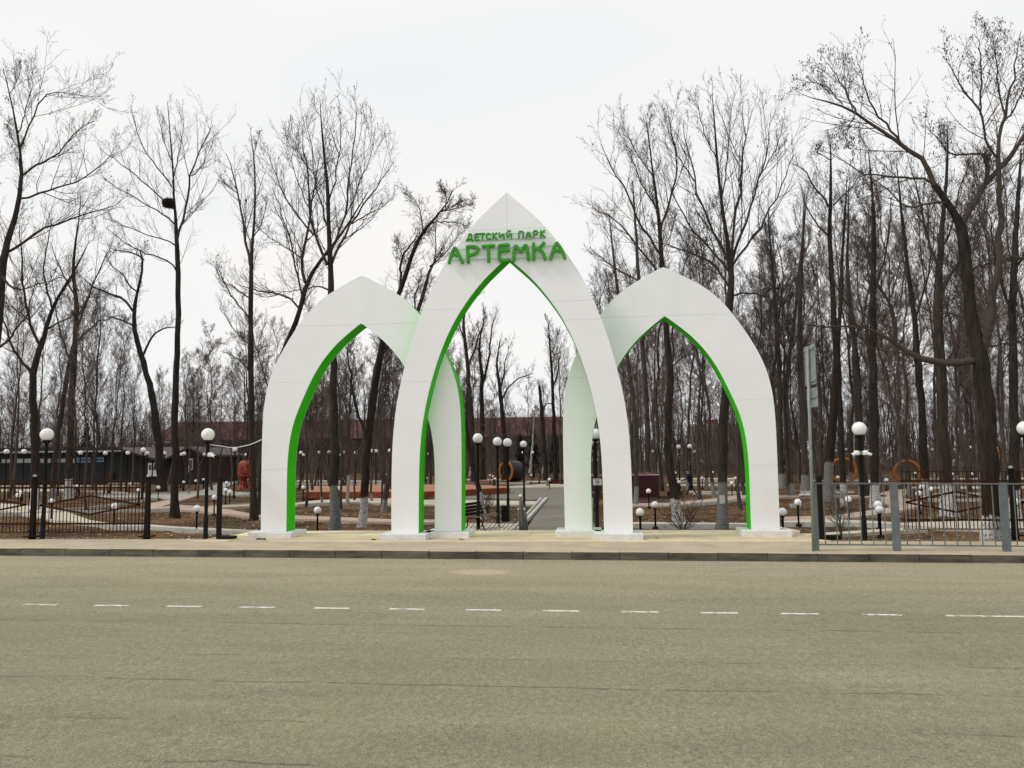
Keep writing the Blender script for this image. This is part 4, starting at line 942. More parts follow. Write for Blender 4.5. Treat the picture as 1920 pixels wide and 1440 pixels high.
# ------------------------------------------------------------------ people
def person(loc, h, rz, lab, pose='walk', cloth=CLOTH):
    s = h/1.75; V = []; E = []; R = []
    def v(p, r): V.append(tuple(c*s for c in p)); R.append(r*s); return len(V)-1
    ln = .10 if pose == 'push' else 0.
    pel = v((0, 0, .93), .135); wa = v((.0, -.02-ln*.3, 1.12), .13); ch = v((0, -.03-ln, 1.34), .15); nk = v((0, -.05-ln*1.4, 1.50), .055); hd = v((0, -.07-ln*1.7, 1.62), .095); tp = v((0, -.07-ln*1.7, 1.70), .075)
    E += [(pel, wa), (wa, ch), (ch, nk), (nk, hd), (hd, tp)]
    st = .30 if pose in ('walk', 'push') else .06
    for sx, ph in ((-1, 1), (1, -1)):
        hip = v((sx*.10, 0, .88), .095); kn = v((sx*.105, -ph*st*.45-.03, .50), .062); an = v((sx*.11, -ph*st+(.06 if ph < 0 else 0), .09), .042); toe = v((sx*.115, -ph*st-.15, .035), .035)
        E += [(pel, hip), (hip, kn), (kn, an), (an, toe)]
        sh = v((sx*.19, -.03-ln, 1.40), .062)
        if pose == 'push': el = v((sx*.23, -.20-ln, 1.14), .045); ha = v((sx*.2, -.50-ln, 1.02), .032); fi_ = v((sx*.18, -.57-ln, .99), .026)
        else: el = v((sx*.24, ph*.10, 1.12), .045); ha = v((sx*.24, ph*.08-.10, .88), .032); fi_ = v((sx*.235, ph*.08-.15, .79), .026)
        E += [(ch, sh), (sh, el), (el, ha), (ha, fi_)]
    me = bpy.data.meshes.new('body'); me.from_pydata(V, E, []); o = link('tmp', me)
    o.modifiers.new('skin', 'SKIN'); me_s = me.skin_vertices[0].data
    for i, r in enumerate(R): me_s[i].radius = (r, r)
    me_s[0].use_root = True
    sb = o.modifiers.new('sub', 'SUBSURF'); sb.levels = 1; sb.render_levels = 1
    dg = bpy.context.evaluated_depsgraph_get(); dg.update(); me2 = bpy.data.meshes.new_from_object(o.evaluated_get(dg)); bpy.data.objects.remove(o)
    me2.name = 'body'; me2.materials.clear(); me2.materials.append(cloth); me2.materials.append(SKIN)
    for p in me2.polygons:
        c = p.center; p.use_smooth = True
        if c.z > 1.50*s or (abs(c.x) > .15*s and c.z < .86*s and c.z > .74*s and pose != 'push'): p.material_index = 1
    t = thing('person', lab, 'person', loc, rz); b = link('body', me2, t)
    MB().ball((0, (-.055-ln*1.7)*s, 1.665*s), .108*s, 12, 8, z0=-.1).build('dark_hat', cloth, t, True)
    MB().ball((0, (-.02-ln*.5)*s, 1.14*s), .19*s, 14, 10, sz=1.7).build('jacket', cloth, t, True)
    return t
pp = GP(1297, 930); person(tuple(pp), 1.52, math.radians(-105), 'person in black pushing a pram on the path seen through the right arch', 'push')
pm_ = thing('pram', 'dark pram pushed along the path seen through the right arch', 'pram', (pp[0]-.95, pp[1]+.05, G), math.radians(-105))
MB().ball((0, 0, .58), .30, 14, 8, sz=.7).build('carrycot', CLOTH, pm_, True); MB().tube([(0, .25, .55), (0, .62, .92)], .02, 6).build('handle', ZINC, pm_)
for x in (-.24, .24):
    for y in (-.28, .28): MB().tube([(x-.02, y, .14), (x+.02, y, .14)], .14, 14).build('wheel', TYRE, pm_)
MB().tube([(-.24, -.28, .14), (0, 0, .4), (.24, .28, .14)], .015, 6).build('chassis', ZINC, pm_); MB().tube([(.24, -.28, .14), (0, 0, .4), (-.24, .28, .14)], .015, 6).build('chassis', ZINC, pm_)
person(tuple(GP(1043, 901)), 1.6, math.radians(60), 'person in black walking far down the path behind the concrete bollard', 'walk')
person(tuple(GP(353, 909)), 1.65, math.radians(170), 'person in dark clothes walking before the wooden house', 'walk', CLOTHB)
person(tuple(GP(1119, 952)), 1.5, math.radians(20), 'person in dark blue standing behind the no dogs sign lamp', 'stand', CLOTHB)

# ------------------------------------------------------------------ trees
def resample(P, R, n):
    P = np.asarray(P, float); R = np.asarray(R, float); d = np.r_[0, np.cumsum(np.linalg.norm(np.diff(P, axis=0), axis=1))]; u = np.linspace(0, d[-1], n)
    Q = np.stack([np.interp(u, d, P[:, k]) for k in range(3)], 1)
    for _ in range(1):
        Q[1:-1] = .25*Q[:-2]+.5*Q[1:-1]+.25*Q[2:]
    return Q, np.interp(u, d, R), d[-1]
def tubes(groups):
    """groups: list of (P (N,n,3), R (N,n), sides) -> verts, quads"""
    VV, FF, off = [], [], 0
    for P, R, sd_ in groups:
        if len(P) == 0: continue
        N, n, _ = P.shape
        T = np.empty_like(P); T[:, 1:-1] = P[:, 2:]-P[:, :-2]; T[:, 0] = P[:, 1]-P[:, 0]; T[:, -1] = P[:, -1]-P[:, -2]
        T /= np.linalg.norm(T, axis=2, keepdims=True)+1e-9
        ref = np.where(np.abs(T[:, :1, 2:3]) > .8, np.array([[[1., .1, 0]]]), np.array([[[.1, 0, 1.]]]))
        U = np.cross(T, np.broadcast_to(ref, T.shape)); U /= np.linalg.norm(U, axis=2, keepdims=True)+1e-9; Wv = np.cross(T, U)
        a = np.arange(sd_)*2*np.pi/sd_; V = P[:, :, None]+R[:, :, None, None]*(U[:, :, None]*np.cos(a)[:, None]+Wv[:, :, None]*np.sin(a)[:, None])
        VV.append(V.reshape(-1, 3)); k = np.arange(sd_); k2 = (k+1) % sd_
        bse = (np.arange(N)[:, None]*n+np.arange(n-1)[None])[..., None]*sd_
        q = np.stack([bse+k, bse+k2, bse+sd_+k2, bse+sd_+k], -1).reshape(-1, 4)+off
        FF.append(q); off += N*n*sd_
    return np.concatenate(VV), np.concatenate(FF)
def sprout(r, P, R, m, n, ang, L0, up, wob, t0=.15, rk_=.6, rmin=.003, tip=.35, taper_len=.55):
    """m children on each parent polyline"""
    N, k, _ = P.shape; t = t0+(1-t0)*(np.arange(m)[None]+r.random((N, m)))/m; t = np.clip(t, 0, .985)
    f = t*(k-1); i = np.floor(f).astype(int); i = np.minimum(i, k-2); fr = (f-i)[..., None]; rows = np.arange(N)[:, None]
    S0 = P[rows, i]*(1-fr)+P[rows, i+1]*fr; T = P[rows, i+1]-P[rows, i]; T /= np.linalg.norm(T, axis=2, keepdims=True)+1e-9
    rp_ = R[rows, i]*(1-fr[..., 0])+R[rows, i+1]*fr[..., 0]
    rv = r.normal(size=T.shape); rv -= (rv*T).sum(2, keepdims=True)*T; rv /= np.linalg.norm(rv, axis=2, keepdims=True)+1e-9
    an = np.radians(ang)*r.uniform(.65, 1.25, (N, m))[..., None]
    D = T*np.cos(an)+rv*np.sin(an); D[..., 2] += up*.5; D /= np.linalg.norm(D, axis=2, keepdims=True)
    if np.ndim(L0) == 0: L0 = np.full(N, L0)
    L_ = L0[:, None]*(1-taper_len*t)*r.uniform(.55, 1.25, (N, m))
    S0, D, L_, rp_ = S0.reshape(-1, 3), D.reshape(-1, 3), L_.reshape(-1), rp_.reshape(-1)
    Q = np.empty((len(S0), n, 3)); Q[:, 0] = S0; st = L_/(n-1)
    for j in range(1, n):
        Q[:, j] = Q[:, j-1]+D*st[:, None]
        D = D+r.normal(size=D.shape)*wob; D[:, 2] += up*.35; D /= np.linalg.norm(D, axis=1, keepdims=True)
    r0 = np.minimum(rp_*rk_, .003+L_*.0062); r0 = np.maximum(r0, rmin)
    RR = r0[:, None]*np.linspace(1, tip, n)[None]; RR = np.maximum(RR, rmin*.7)
    return Q, RR, L_
def twigs(r, P, R, L_, dens, lv=3, rmin=.004, up=.25, m1=None, spread=40):
    """two or three orders of thinner wood on the limbs"""
    out_ = []
    m = m1 or max(4, int(10*dens)); P2, R2, L2 = sprout(r, P, R, m, 7, spread, np.clip(L_*.56, .5, 3.6), up, .085, t0=.12, rk_=.5, rmin=rmin*1.4, tip=.25); out_.append((P2, R2, 4))
    P3, R3, L3 = sprout(r, P2, R2, max(4, int(8*dens)), 4, 44, np.clip(L2*.50, .25, 1.5), up*.8, .10, t0=.12, rmin=rmin, tip=.4); out_.append((P3, R3, 3)); tips = P3[:, -1]
    if lv >= 3: P4, R4, L4 = sprout(r, P3, R3, max(3, int(4.7*dens)), 2, 42, np.clip(L3*.55, .10, .6), up*.6, .10, t0=.1, rmin=rmin*.9); out_.append((P4, R4, 3)); tips = P4[:, -1]
    return out_, tips
TRN = [0]
def hero(name, label, Y, trunk, limbs, mt=BARKD, auto=0, alen=3., a0=.45, dens=1., seeds=0, seed=0, upl=.35, cat='tree', lean_y=0., aang=42, tw=TWIG, rmin=.004, lv=3, grp=None, base_z=None):
    r = np.random.default_rng(100+seed); s = Y/F
    bx, by = trunk[0][0], trunk[0][1]; b0 = W(bx, by, Y); bz0 = b0[2] if base_z is None else base_z
    org = np.array([b0[0], Y, bz0])
    T = np.array([W(x, y, Y) for x, y, w_ in trunk])-org; Rt = np.array([w_/2*s for x, y, w_ in trunk]); T[0, 2] = min(T[0, 2], -.12)
    T[:, 1] += lean_y*np.linspace(0, 1, len(T))**1.5
    TP, TR, tl = resample(T, Rt, 22)
    flare = np.exp(-np.maximum(TP[:, 2], 0)/.22)*.45; TR2 = TR*(1+flare)
    TP[1:-1] += r.normal(size=(20, 3))*TR[1:-1, None]*.10
    t_ = thing(name, label, cat, tuple(org), 0, grp)
    V, Fq = tubes([(TP[None], TR2[None], 12)])
    ctr = np.repeat(TP, 12, axis=0); V = ctr+(V-ctr)*(1+.10*r.normal(size=len(V)))[:, None]
    link('trunk', np_mesh('trunk', V, Fq, mt, True), t_)
    LP, LR, LL = [], [], []
    for lm in limbs:
        P = np.array([W(x, y, Y) for x, y, w_ in lm])-org; d = np.r_[0, np.cumsum(np.linalg.norm(np.diff(P, axis=0), axis=1))]
        sg_ = r.choice([-1, 1])*r.uniform(.15, .5); dy = sg_*d
        i0 = np.argmin(np.linalg.norm(TP-P[0], axis=1)) if len(P) else 0
        base_dy = TP[i0, 1] if np.linalg.norm(TP[i0, [0, 2]]-P[0, [0, 2]]) < .6 else 0
        P = np.array([W(x, y, Y+q+base_dy) for (x, y, w_), q in zip(lm, dy)])-org
        q_, rr_, l_ = resample(P, np.array([w_/2*s for x, y, w_ in lm]), 12); q_[1:] += r.normal(size=(11, 3))*.012*l_**.5
        LP.append(q_); LR.append(np.maximum(rr_, rmin)); LL.append(l_)
    groups = []; tips = []
    if LP:
        P, R, L_ = np.array(LP), np.array(LR), np.array(LL); groups.append((P, R, 7)); g, tp = twigs(r, P, R, L_, dens, m1=max(6, int(15*dens)), rmin=rmin, up=upl, lv=lv); groups += g; tips.append(tp)
    if auto:
        P, R, L_ = sprout(r, TP[None], TR[None], auto, 10, aang, alen, upl, .10, t0=a0, rk_=.55, rmin=.014, tip=.2, taper_len=.6); groups.append((P, R, 6)); g, tp = twigs(r, P, R, L_, dens, rmin=rmin, up=upl, lv=lv); groups += g; tips.append(tp)
    # twigs from the trunk tip itself
    g, tp = twigs(r, TP[None, 11:], TR[None, 11:], np.array([2.8]), dens, m1=18, rmin=rmin, up=upl, lv=lv); groups += g; tips.append(tp)
    V, Fq = tubes(groups); link('crown', np_mesh('crown', V, Fq, tw), t_)
    if seeds:
        tp = np.concatenate(tips); hi = tp[tp[:, 2] > np.quantile(tp[:, 2], .35)]; hi = hi[r.choice(len(hi), min(seeds, len(hi)), replace=False)]
        n = len(hi); s2 = r.uniform(.012, .030, n); Vq = np.zeros((n, 3, 4, 3)); th = r.uniform(0, 6.28, n)
        for c in range(3):
            a = th+c*1.05; off = r.normal(size=(n, 3))*.04
            for k, (u, v_) in enumerate(((-.5, 0), (.5, 0), (.35, -1.6), (-.3, -1.8))):
                Vq[:, c, k, 0] = hi[:, 0]+off[:, 0]+s2*u*np.cos(a); Vq[:, c, k, 1] = hi[:, 1]+off[:, 1]+s2*u*np.sin(a); Vq[:, c, k, 2] = hi[:, 2]+off[:, 2]+s2*v_
        o = link('seed_clusters', np_mesh('seed_clusters', Vq.reshape(-1, 3), np.arange(n*12).reshape(-1, 4), SEED), t_); o['kind'] = 'stuff'
    return t_
def GY(px, py): return float(GP(px, py)[1])
A = 'bare_tree'
hero(A, 'tall straight bare tree holding a dark bird nest, left of the arches', GY(328, 968), [(328, 968, 15), (328, 850, 14), (329, 750, 12), (333, 650, 11), (335, 550, 10), (333, 480, 9), (331, 440, 7.5), (327, 395, 5.5), (326, 350, 4), (322, 290, 3), (318, 240, 2), (314, 190, 1)],
     [[(332, 452, 5), (340, 420, 4.5), (352, 370, 4), (360, 310, 3), (378, 280, 2.3), (400, 233, 1)], [(331, 508, 3.5), (320, 492, 3), (300, 483, 3), (250, 466, 2), (200, 430, 1)], [(327, 420, 3.5), (310, 403, 3), (293, 392, 2.6), (250, 370, 2), (217, 350, 1.5), (195, 333, .8)],
      [(325, 392, 3), (300, 368, 2.6), (283, 353, 2.4), (250, 327, 2), (217, 300, 1.4), (187, 278, .8)], [(322, 350, 3), (300, 318, 2.5), (280, 300, 2), (258, 250, 1.6), (246, 205, .8)], [(323, 343, 2.5), (333, 300, 2), (342, 260, 1.6), (345, 215, .8)],
      [(328, 460, 3), (305, 448, 2.4), (270, 440, 2), (230, 420, 1.4), (195, 410, .8)], [(321, 300, 2), (305, 260, 1.5), (298, 215, .8)], [(358, 330, 2.5), (375, 318, 1.8), (390, 290, 1), (402, 260, .6)], [(340, 420, 2.5), (358, 400, 1.5), (380, 380, .8)]], dens=.75, seed=1, upl=.5)
Yn = GY(328, 968); nc = W(316, 381, Yn-.1)
nest = MB(); rn = random.Random(4)
for k in range(260):
    a = rn.uniform(0, 6.28); e_ = rn.uniform(-1, 1); rr = .24; c = Vector((rr*math.cos(a)*math.sqrt(1-e_*e_), rr*math.sin(a)*math.sqrt(1-e_*e_), rr*.8*e_)); t = Vector((-math.sin(a), math.cos(a), rn.uniform(-.5, .5))).normalized()*rn.uniform(.08, .18)
    nest.tube([tuple(c-t), tuple(c+t*1.1)], .009, 3)
nest.ball((0, 0, 0), .21, 12, 8, sz=.8)
o = nest.build('bird_nest', NEST); o.location = tuple(nc); tag(o, 'dark round bird nest in the fork of the tall tree', 'nest')
hero(A, 'leaning crooked bare tree just left of the nest tree', 60, [(303, 918, 17), (300, 850, 14), (292, 790, 13), (280, 715, 11), (267, 675, 10), (258, 650, 9), (252, 612, 8.5), (250, 580, 7), (258, 548, 5.5), (267, 510, 5), (270, 485, 4), (262, 468, 2)],
     [[(249, 583, 5), (240, 566, 5), (227, 557, 5), (205, 550, 4), (183, 542, 4), (167, 533, 2.5), (150, 515, 1)], [(252, 612, 4), (233, 602, 3), (215, 596, 2.5), (198, 592, 1)], [(267, 668, 5), (278, 643, 4), (293, 621, 3.5), (310, 614, 3), (332, 612, 1.5)], [(270, 487, 3), (255, 476, 3), (235, 472, 2), (208, 466, 1)], [(258, 548, 3), (240, 535, 3), (232, 515, 2), (210, 500, 1.5), (200, 480, 1)]], auto=5, alen=5, a0=.5, seed=2, dens=.9, rmin=.007)
hero(A, 'large bare tree leaning in from the left edge of the view', 24, [(-32, 1015, 30), (-24, 850, 24), (-14, 700, 20), (-4, 600, 17), (3, 500, 14), (14, 450, 11), (30, 405, 9), (38, 370, 8), (42, 330, 7), (38, 280, 5), (33, 250, 4), (22, 190, 3), (6, 128, 1)],
     [[(4, 478, 6), (30, 462, 5.5), (60, 440, 5), (100, 420, 4), (150, 405, 3), (200, 392, 2), (235, 372, 1)], [(38, 372, 4.5), (80, 360, 4), (120, 350, 3), (160, 333, 2.5), (190, 305, 1.5), (225, 285, .8)], [(41, 330, 4.5), (70, 312, 4), (110, 285, 3), (140, 250, 2), (175, 225, 1)], [(37, 280, 3.5), (55, 240, 3), (80, 180, 2.5), (100, 168, 1.6), (135, 178, 1.2), (190, 178, .7)],
      [(2, 515, 6), (20, 540, 4.5), (45, 545, 3), (80, 530, 2), (120, 520, 1)], [(0, 345, 3), (-15, 300, 2), (-30, 240, 1)], [(34, 250, 2.4), (50, 200, 1.8), (62, 160, 1), (58, 125, .6)], [(-10, 660, 6), (20, 630, 4), (45, 600, 3), (60, 560, 2), (70, 520, 1)]], auto=5, alen=2.2, a0=.5, dens=.95, seed=3, seeds=150)
hero(A, 'forked bare tree right behind the left fence post with ball cap', 38, [(65, 952, 14), (65, 850, 14), (63, 783, 13.5), (61, 730, 13), (61, 690, 12), (75, 655, 10), (86, 615, 8), (97, 577, 6.5), (120, 540, 5), (135, 515, 4), (155, 480, 2.5), (168, 450, 1)],
     [[(61, 700, 7), (48, 684, 6.5), (32, 670, 5), (18, 640, 4), (10, 610, 3), (0, 560, 1.5)], [(76, 650, 6), (62, 625, 5.5), (53, 600, 5), (49, 560, 4), (42, 510, 3.5), (41, 470, 2.5), (36, 420, 1)], [(97, 577, 4), (88, 545, 4), (80, 510, 3), (88, 460, 2), (98, 410, 1)], [(84, 620, 4), (110, 605, 3), (135, 595, 2), (150, 575, 1)], [(53, 600, 3), (30, 580, 2), (5, 565, 1.5)]], auto=4, alen=3, a0=.6, dens=.9, seed=4, mt=BARKW)
hero(A, 'straight bare tree behind the middle of the left fence panel', 42, [(128, 932, 14), (130, 850, 13), (134, 760, 12), (139, 690, 11), (141, 640, 10), (144, 570, 8), (136, 510, 6), (142, 450, 4), (150, 400, 2), (152, 360, 1)],
     [[(142, 600, 4.5), (160, 570, 4), (175, 530, 3), (195, 490, 2), (215, 440, 1)], [(138, 690, 5), (120, 650, 4), (108, 610, 3), (104, 560, 2), (95, 510, 1)], [(144, 560, 4), (125, 530, 3), (108, 495, 2), (96, 460, 1)], [(140, 645, 4), (165, 620, 3), (190, 600, 2), (225, 590, 1)]], auto=7, alen=4, a0=.4, dens=.8, seed=5, mt=BARKW)
hero(A, 'slim leaning bare tree between the two left fence posts', 45, [(97, 935, 10), (103, 870, 9.5), (110, 800, 9), (122, 735, 8), (128, 690, 7), (138, 640, 5), (150, 600, 4), (165, 560, 2)], [], auto=9, alen=4.2, a0=.35, dens=.75, seed=6, mt=BARKM)
hero(A, 'slender straight bare tree close beside the left arch', GY(477, 972), [(477, 972, 13), (474, 900, 12), (472, 800, 11), (470, 700, 10), (470, 600, 9), (470, 500, 8), (473, 455, 5.5), (477, 410, 4.5), (479, 365, 3.5), (478, 300, 2.4), (470, 250, 1)],
     [[(469, 497, 5.5), (460, 455, 5), (452, 400, 4), (443, 345, 3), (434, 310, 2), (426, 290, 1)], [(469, 600, 3), (442, 565, 2.6), (420, 530, 2), (404, 490, 1)], [(469, 560, 3), (440, 540, 2.5), (415, 525, 1.6), (403, 500, 1)], [(470, 650, 3), (440, 620, 2), (410, 575, 1)], [(472, 450, 2.5), (490, 420, 2), (500, 380, 1)], [(470, 700, 3), (450, 675, 2), (425, 660, 1)], [(448, 365, 2), (430, 350, 1.5), (415, 340, .8)]], auto=6, alen=2.6, a0=.35, dens=.75, seed=7, seeds=160, upl=.45)
hero(A, 'thick straight trunk standing in the left arch opening', GY(627, 1004), [(627, 1006, 19), (627, 900, 15.5), (626, 800, 14.5), (625, 680, 13), (622, 600, 12), (620, 520, 11), (618, 480, 10), (617, 430, 8), (614, 350, 6.5), (608, 290, 4.5), (602, 235, 2.5), (600, 185, 1)],
     [[(614, 497, 6), (600, 465, 5.5), (588, 440, 5), (581, 395, 4), (576, 330, 3), (572, 280, 1.8), (566, 230, .8)], [(620, 500, 6), (634, 462, 5), (660, 420, 4), (690, 370, 3), (720, 335, 1.8), (738, 300, .8)], [(621, 470, 5), (645, 410, 4), (655, 340, 3), (665, 260, 2), (672, 200, .8)], [(617, 430, 4), (600, 380, 3), (590, 330, 2.4), (585, 280, 2), (575, 225, .8)], [(588, 440, 4), (560, 410, 3), (535, 370, 2), (515, 320, 1.5), (498, 280, .8)],
      [(616, 380, 3.5), (630, 330, 2.6), (638, 280, 2), (640, 220, .8)], [(660, 420, 2.5), (690, 400, 2), (715, 390, 1.2), (735, 370, .7)], [(580, 390, 2.6), (560, 350, 2), (545, 300, 1.2), (538, 260, .7)], [(619, 545, 4), (600, 535, 3), (575, 540, 2), (545, 548, 1.5), (500, 545, .8)], [(645, 410, 2.4), (680, 330, 2), (700, 280, 1.2), (705, 240, .7)], [(590, 330, 2), (560, 290, 1.4), (540, 240, .7)]], dens=.85, seed=8, mt=BARKG, seeds=120, upl=.4)
hero(A, 'curved bare tree whose trunk rises behind the left arch shoulder', 33, [(487, 972, 13), (492, 860, 12), (508, 745, 11), (533, 650, 10), (553, 612, 9.5), (565, 575, 9), (573, 530, 8.5), (590, 500, 7), (608, 480, 6), (640, 440, 4.5), (665, 400, 3), (690, 360, 1.5)],
     [[(572, 530, 6), (567, 485, 6), (574, 440, 5), (582, 405, 4), (590, 340, 2.5), (600, 290, 1)], [(562, 580, 4), (545, 556, 4), (515, 550, 3), (480, 545, 2.4), (440, 530, 1)], [(568, 560, 4), (555, 510, 3.5), (545, 450, 3), (530, 400, 2), (510, 350, 1)], [(567, 485, 3), (540, 465, 2.4), (510, 450, 1.6), (480, 420, .8)], [(508, 745, 3), (495, 700, 2.4), (480, 650, 1.6), (470, 610, .8)]], auto=5, alen=3, a0=.5, dens=.95, seed=9, seeds=60)
hero(A, 'bare tree with pale washed foot leaning right inside the left arch', GY(679, 985), [(679, 986, 14), (683, 930, 14), (687, 860, 14.5), (695, 780, 15), (703, 720, 14), (712, 670, 12), (722, 610, 10.5), (735, 575, 9.5), (750, 550, 9), (764, 504, 8), (778, 456, 7), (794, 434, 6), (806, 415, 5), (827, 397, 3.5), (842, 383, 2.5), (851, 352, 1)],
     [[(793, 434, 3), (790, 412, 2.5), (788, 395, 2), (779, 378, 1.5), (766, 358, .8)], [(806, 418, 3), (822, 417, 2.5), (850, 415, 2), (880, 424, .8)], [(752, 545, 5), (750, 500, 4.5), (755, 476, 4), (768, 462, 3), (782, 440, 2)], [(827, 397, 2.5), (845, 392, 2), (865, 388, 1.4), (888, 378, .7)], [(687, 830, 7), (676, 790, 6), (664, 750, 5), (655, 700, 4), (650, 650, 2)], [(712, 670, 6), (730, 650, 5), (742, 620, 4), (750, 590, 2)], [(835, 390, 2), (838, 370, 1.5), (828, 350, .8)]], auto=6, alen=2.4, a0=.35, dens=1., seed=10, mt=BARKW, upl=.2)
hero(A, 'thin curved bare tree rising between the left and central arches', 36, [(718, 965, 10), (735, 850, 9), (752, 740, 8.5), (768, 640, 8), (781, 583, 7.5), (794, 557, 7), (799, 526, 6), (805, 500, 5), (815, 488, 3), (828, 470, 1)],
     [[(799, 526, 3.5), (812, 500, 3), (818, 470, 2.4), (815, 430, 1.6), (822, 400, .8)], [(781, 583, 3.5), (775, 560, 3), (785, 540, 2.4), (790, 510, 1.4)], [(805, 500, 3), (830, 480, 2.4), (850, 455, 1.6), (860, 440, .8)]], auto=6, alen=2.4, a0=.3, dens=.9, seed=11, mt=BARKM)
hero(A, 'thin young tree with white washed stem before the podium', GY(652, 944), [(652, 945, 6), (653, 900, 5.5), (654, 850, 5), (655, 790, 4), (657, 730, 3), (660, 690, 1.5)], [], auto=8, alen=1.6, a0=.3, dens=.7, seed=12, mt=bark('young_bark_washed', (.09, .06, .05), (.05, .035, .03), wash=1.5, dens=.8))
hero(A, 'dark leaning trunk with pale foot behind the bench lamp', GY(903, 968), [(905, 968, 10), (902, 935, 9.5), (895, 905, 9), (884, 868, 8), (878, 830, 7), (875, 790, 5), (875, 745, 3), (876, 720, 1)], [[(895, 905, 4), (901, 870, 3), (903, 855, 2.5), (898, 846, 1.5)]], auto=5, alen=1.2, a0=.4, dens=.6, seed=13, mt=BARKW)
hero(A, 'thick leaning trunk with whitewashed foot in the right arch opening', GY(1272, 978), [(1275, 990, 21), (1268, 950, 18), (1262, 915, 17), (1254, 870, 15), (1251, 820, 14), (1254, 760, 14), (1258, 700, 13), (1252, 650, 11), (1247, 600, 10), (1245, 560, 9), (1240, 480, 8), (1235, 400, 6), (1225, 330, 4), (1215, 250, 2), (1210, 215, 1)],
     [[(1244, 520, 5), (1210, 480, 4), (1180, 440, 3), (1140, 400, 2), (1108, 390, .8)], [(1240, 480, 5), (1200, 420, 4), (1170, 350, 3), (1145, 310, 2), (1125, 270, .8)], [(1238, 435, 5), (1258, 375, 4), (1270, 310, 3), (1262, 260, 2), (1250, 215, .8)], [(1245, 562, 5), (1200, 530, 4), (1150, 500, 3), (1105, 465, 1)], [(1225, 330, 3), (1195, 290, 2.2), (1175, 250, 1.4), (1160, 220, .7)], [(1236, 400, 3), (1205, 350, 2.5), (1185, 300, 1.6), (1170, 260, .8)], [(1257, 690, 5), (1262, 650, 4.5), (1261, 600, 4), (1268, 540, 3), (1290, 480, 1.5)], [(1262, 685, 3), (1283, 668, 2.4), (1305, 650, 1.5)], [(1246, 585, 3.5), (1215, 575, 3), (1180, 560, 2), (1140, 540, .8)]], auto=5, alen=2.5, a0=.5, dens=.9, seed=14, mt=BARKW, upl=.35, seeds=80)
hero(A, 'thick straight trunk with a pinned notice in the right arch opening', GY(1354, 1003), [(1353, 1005, 22), (1354, 930, 17), (1356, 850, 16), (1358, 780, 15.5), (1362, 700, 14.5), (1365, 640, 14), (1369, 570, 13), (1371, 520, 12), (1371, 490, 11), (1362, 440, 7), (1352, 380, 5.5), (1345, 300, 4.5), (1340, 230, 2.6), (1335, 172, 1)],
     [[(1370, 545, 5), (1345, 500, 4.5), (1312, 480, 4), (1270, 465, 3), (1225, 455, 1.5)], [(1371, 505, 6), (1350, 460, 5), (1322, 400, 4), (1302, 340, 3), (1290, 280, 2), (1282, 225, .8)], [(1371, 495, 6), (1388, 440, 5), (1405, 390, 4), (1425, 330, 3), (1440, 270, 2), (1446, 215, .8)], [(1371, 490, 5), (1378, 410, 4.5), (1388, 340, 4), (1398, 270, 2.6), (1395, 205, .8)], [(1370, 555, 4), (1395, 549, 3.4), (1418, 551, 3), (1438, 556, 2)], [(1372, 500, 4.5), (1415, 440, 4), (1450, 385, 3), (1475, 330, 2), (1490, 290, .8)],
      [(1345, 300, 2.6), (1325, 260, 2), (1310, 210, 1.2), (1302, 180, .6)], [(1352, 385, 3), (1362, 320, 2.4), (1368, 250, 1.8), (1372, 195, .8)], [(1425, 330, 2.4), (1455, 280, 1.8), (1468, 235, .8)], [(1302, 340, 2.6), (1275, 300, 2), (1255, 255, 1.2), (1246, 220, .6)], [(1371, 515, 4), (1335, 470, 3.5), (1290, 420, 3), (1262, 370, 2), (1250, 330, .8)]], dens=.85, seed=15, mt=BARKG, upl=.5, seeds=80)
nt_ = W(1354, 936.5, GY(1354, 1003)-.20)
pn = thing('paper_notice', 'white printed paper notice pinned to the thick trunk in the right arch', 'notice', tuple(nt_))
MB().box((0, 0, 0), (.145, .006, .225)).build('sheet', PAPER, pn)
for k in range(7): MB().box((-.005*(k % 3), -.0045, .085-k*.027), (.105-.012*(k % 2), .002, .006)).build('print_line', ZINC, pn)
hero(A, 'tall bare trunk just behind the grey sign post', 34, [(1552, 935, 16), (1556, 850, 15), (1562, 780, 14), (1568, 700, 13), (1570, 650, 11.5), (1563, 600, 10), (1560, 520, 9), (1555, 440, 7.5), (1557, 360, 5.5), (1559, 300, 3.5), (1556, 262, 1)],
     [[(1559, 392, 4), (1540, 365, 3.6), (1522, 345, 3), (1512, 320, 2.4), (1488, 308, 1)], [(1562, 385, 3.5), (1578, 368, 3), (1600, 350, 2), (1612, 325, 1)], [(1557, 445, 4), (1530, 420, 3), (1512, 390, 2), (1500, 350, 1)], [(1558, 300, 2), (1530, 285, 1.6), (1545, 265, 1)]], auto=8, alen=3, a0=.35, dens=.85, seed=16, mt=BARKG, seeds=120)
hero(A, 'slim bare tree with washed foot right behind the grey railing end', GY(1583, 945), [(1583, 946, 12), (1579, 880, 11), (1577, 800, 10), (1573, 700, 9), (1571, 640, 8), (1576, 560, 7), (1581, 450, 5), (1586, 380, 3), (1588, 330, 1)], [], auto=12, alen=3.4, a0=.35, dens=.85, seed=17, mt=BARKW)
hero(A, 'dark trunk directly behind the lamp with two cameras', 40, [(1622, 925, 14), (1614, 850, 14), (1608, 750, 13), (1606, 700, 12), (1602, 640, 10), (1592, 560, 7), (1588, 480, 5), (1592, 400, 3), (1590, 350, 1)], [[(1602, 640, 5), (1620, 590, 4), (1632, 530, 3), (1640, 470, 2), (1650, 420, 1)]], auto=11, alen=3.6, a0=.4, dens=.85, seed=18, mt=BARKD)
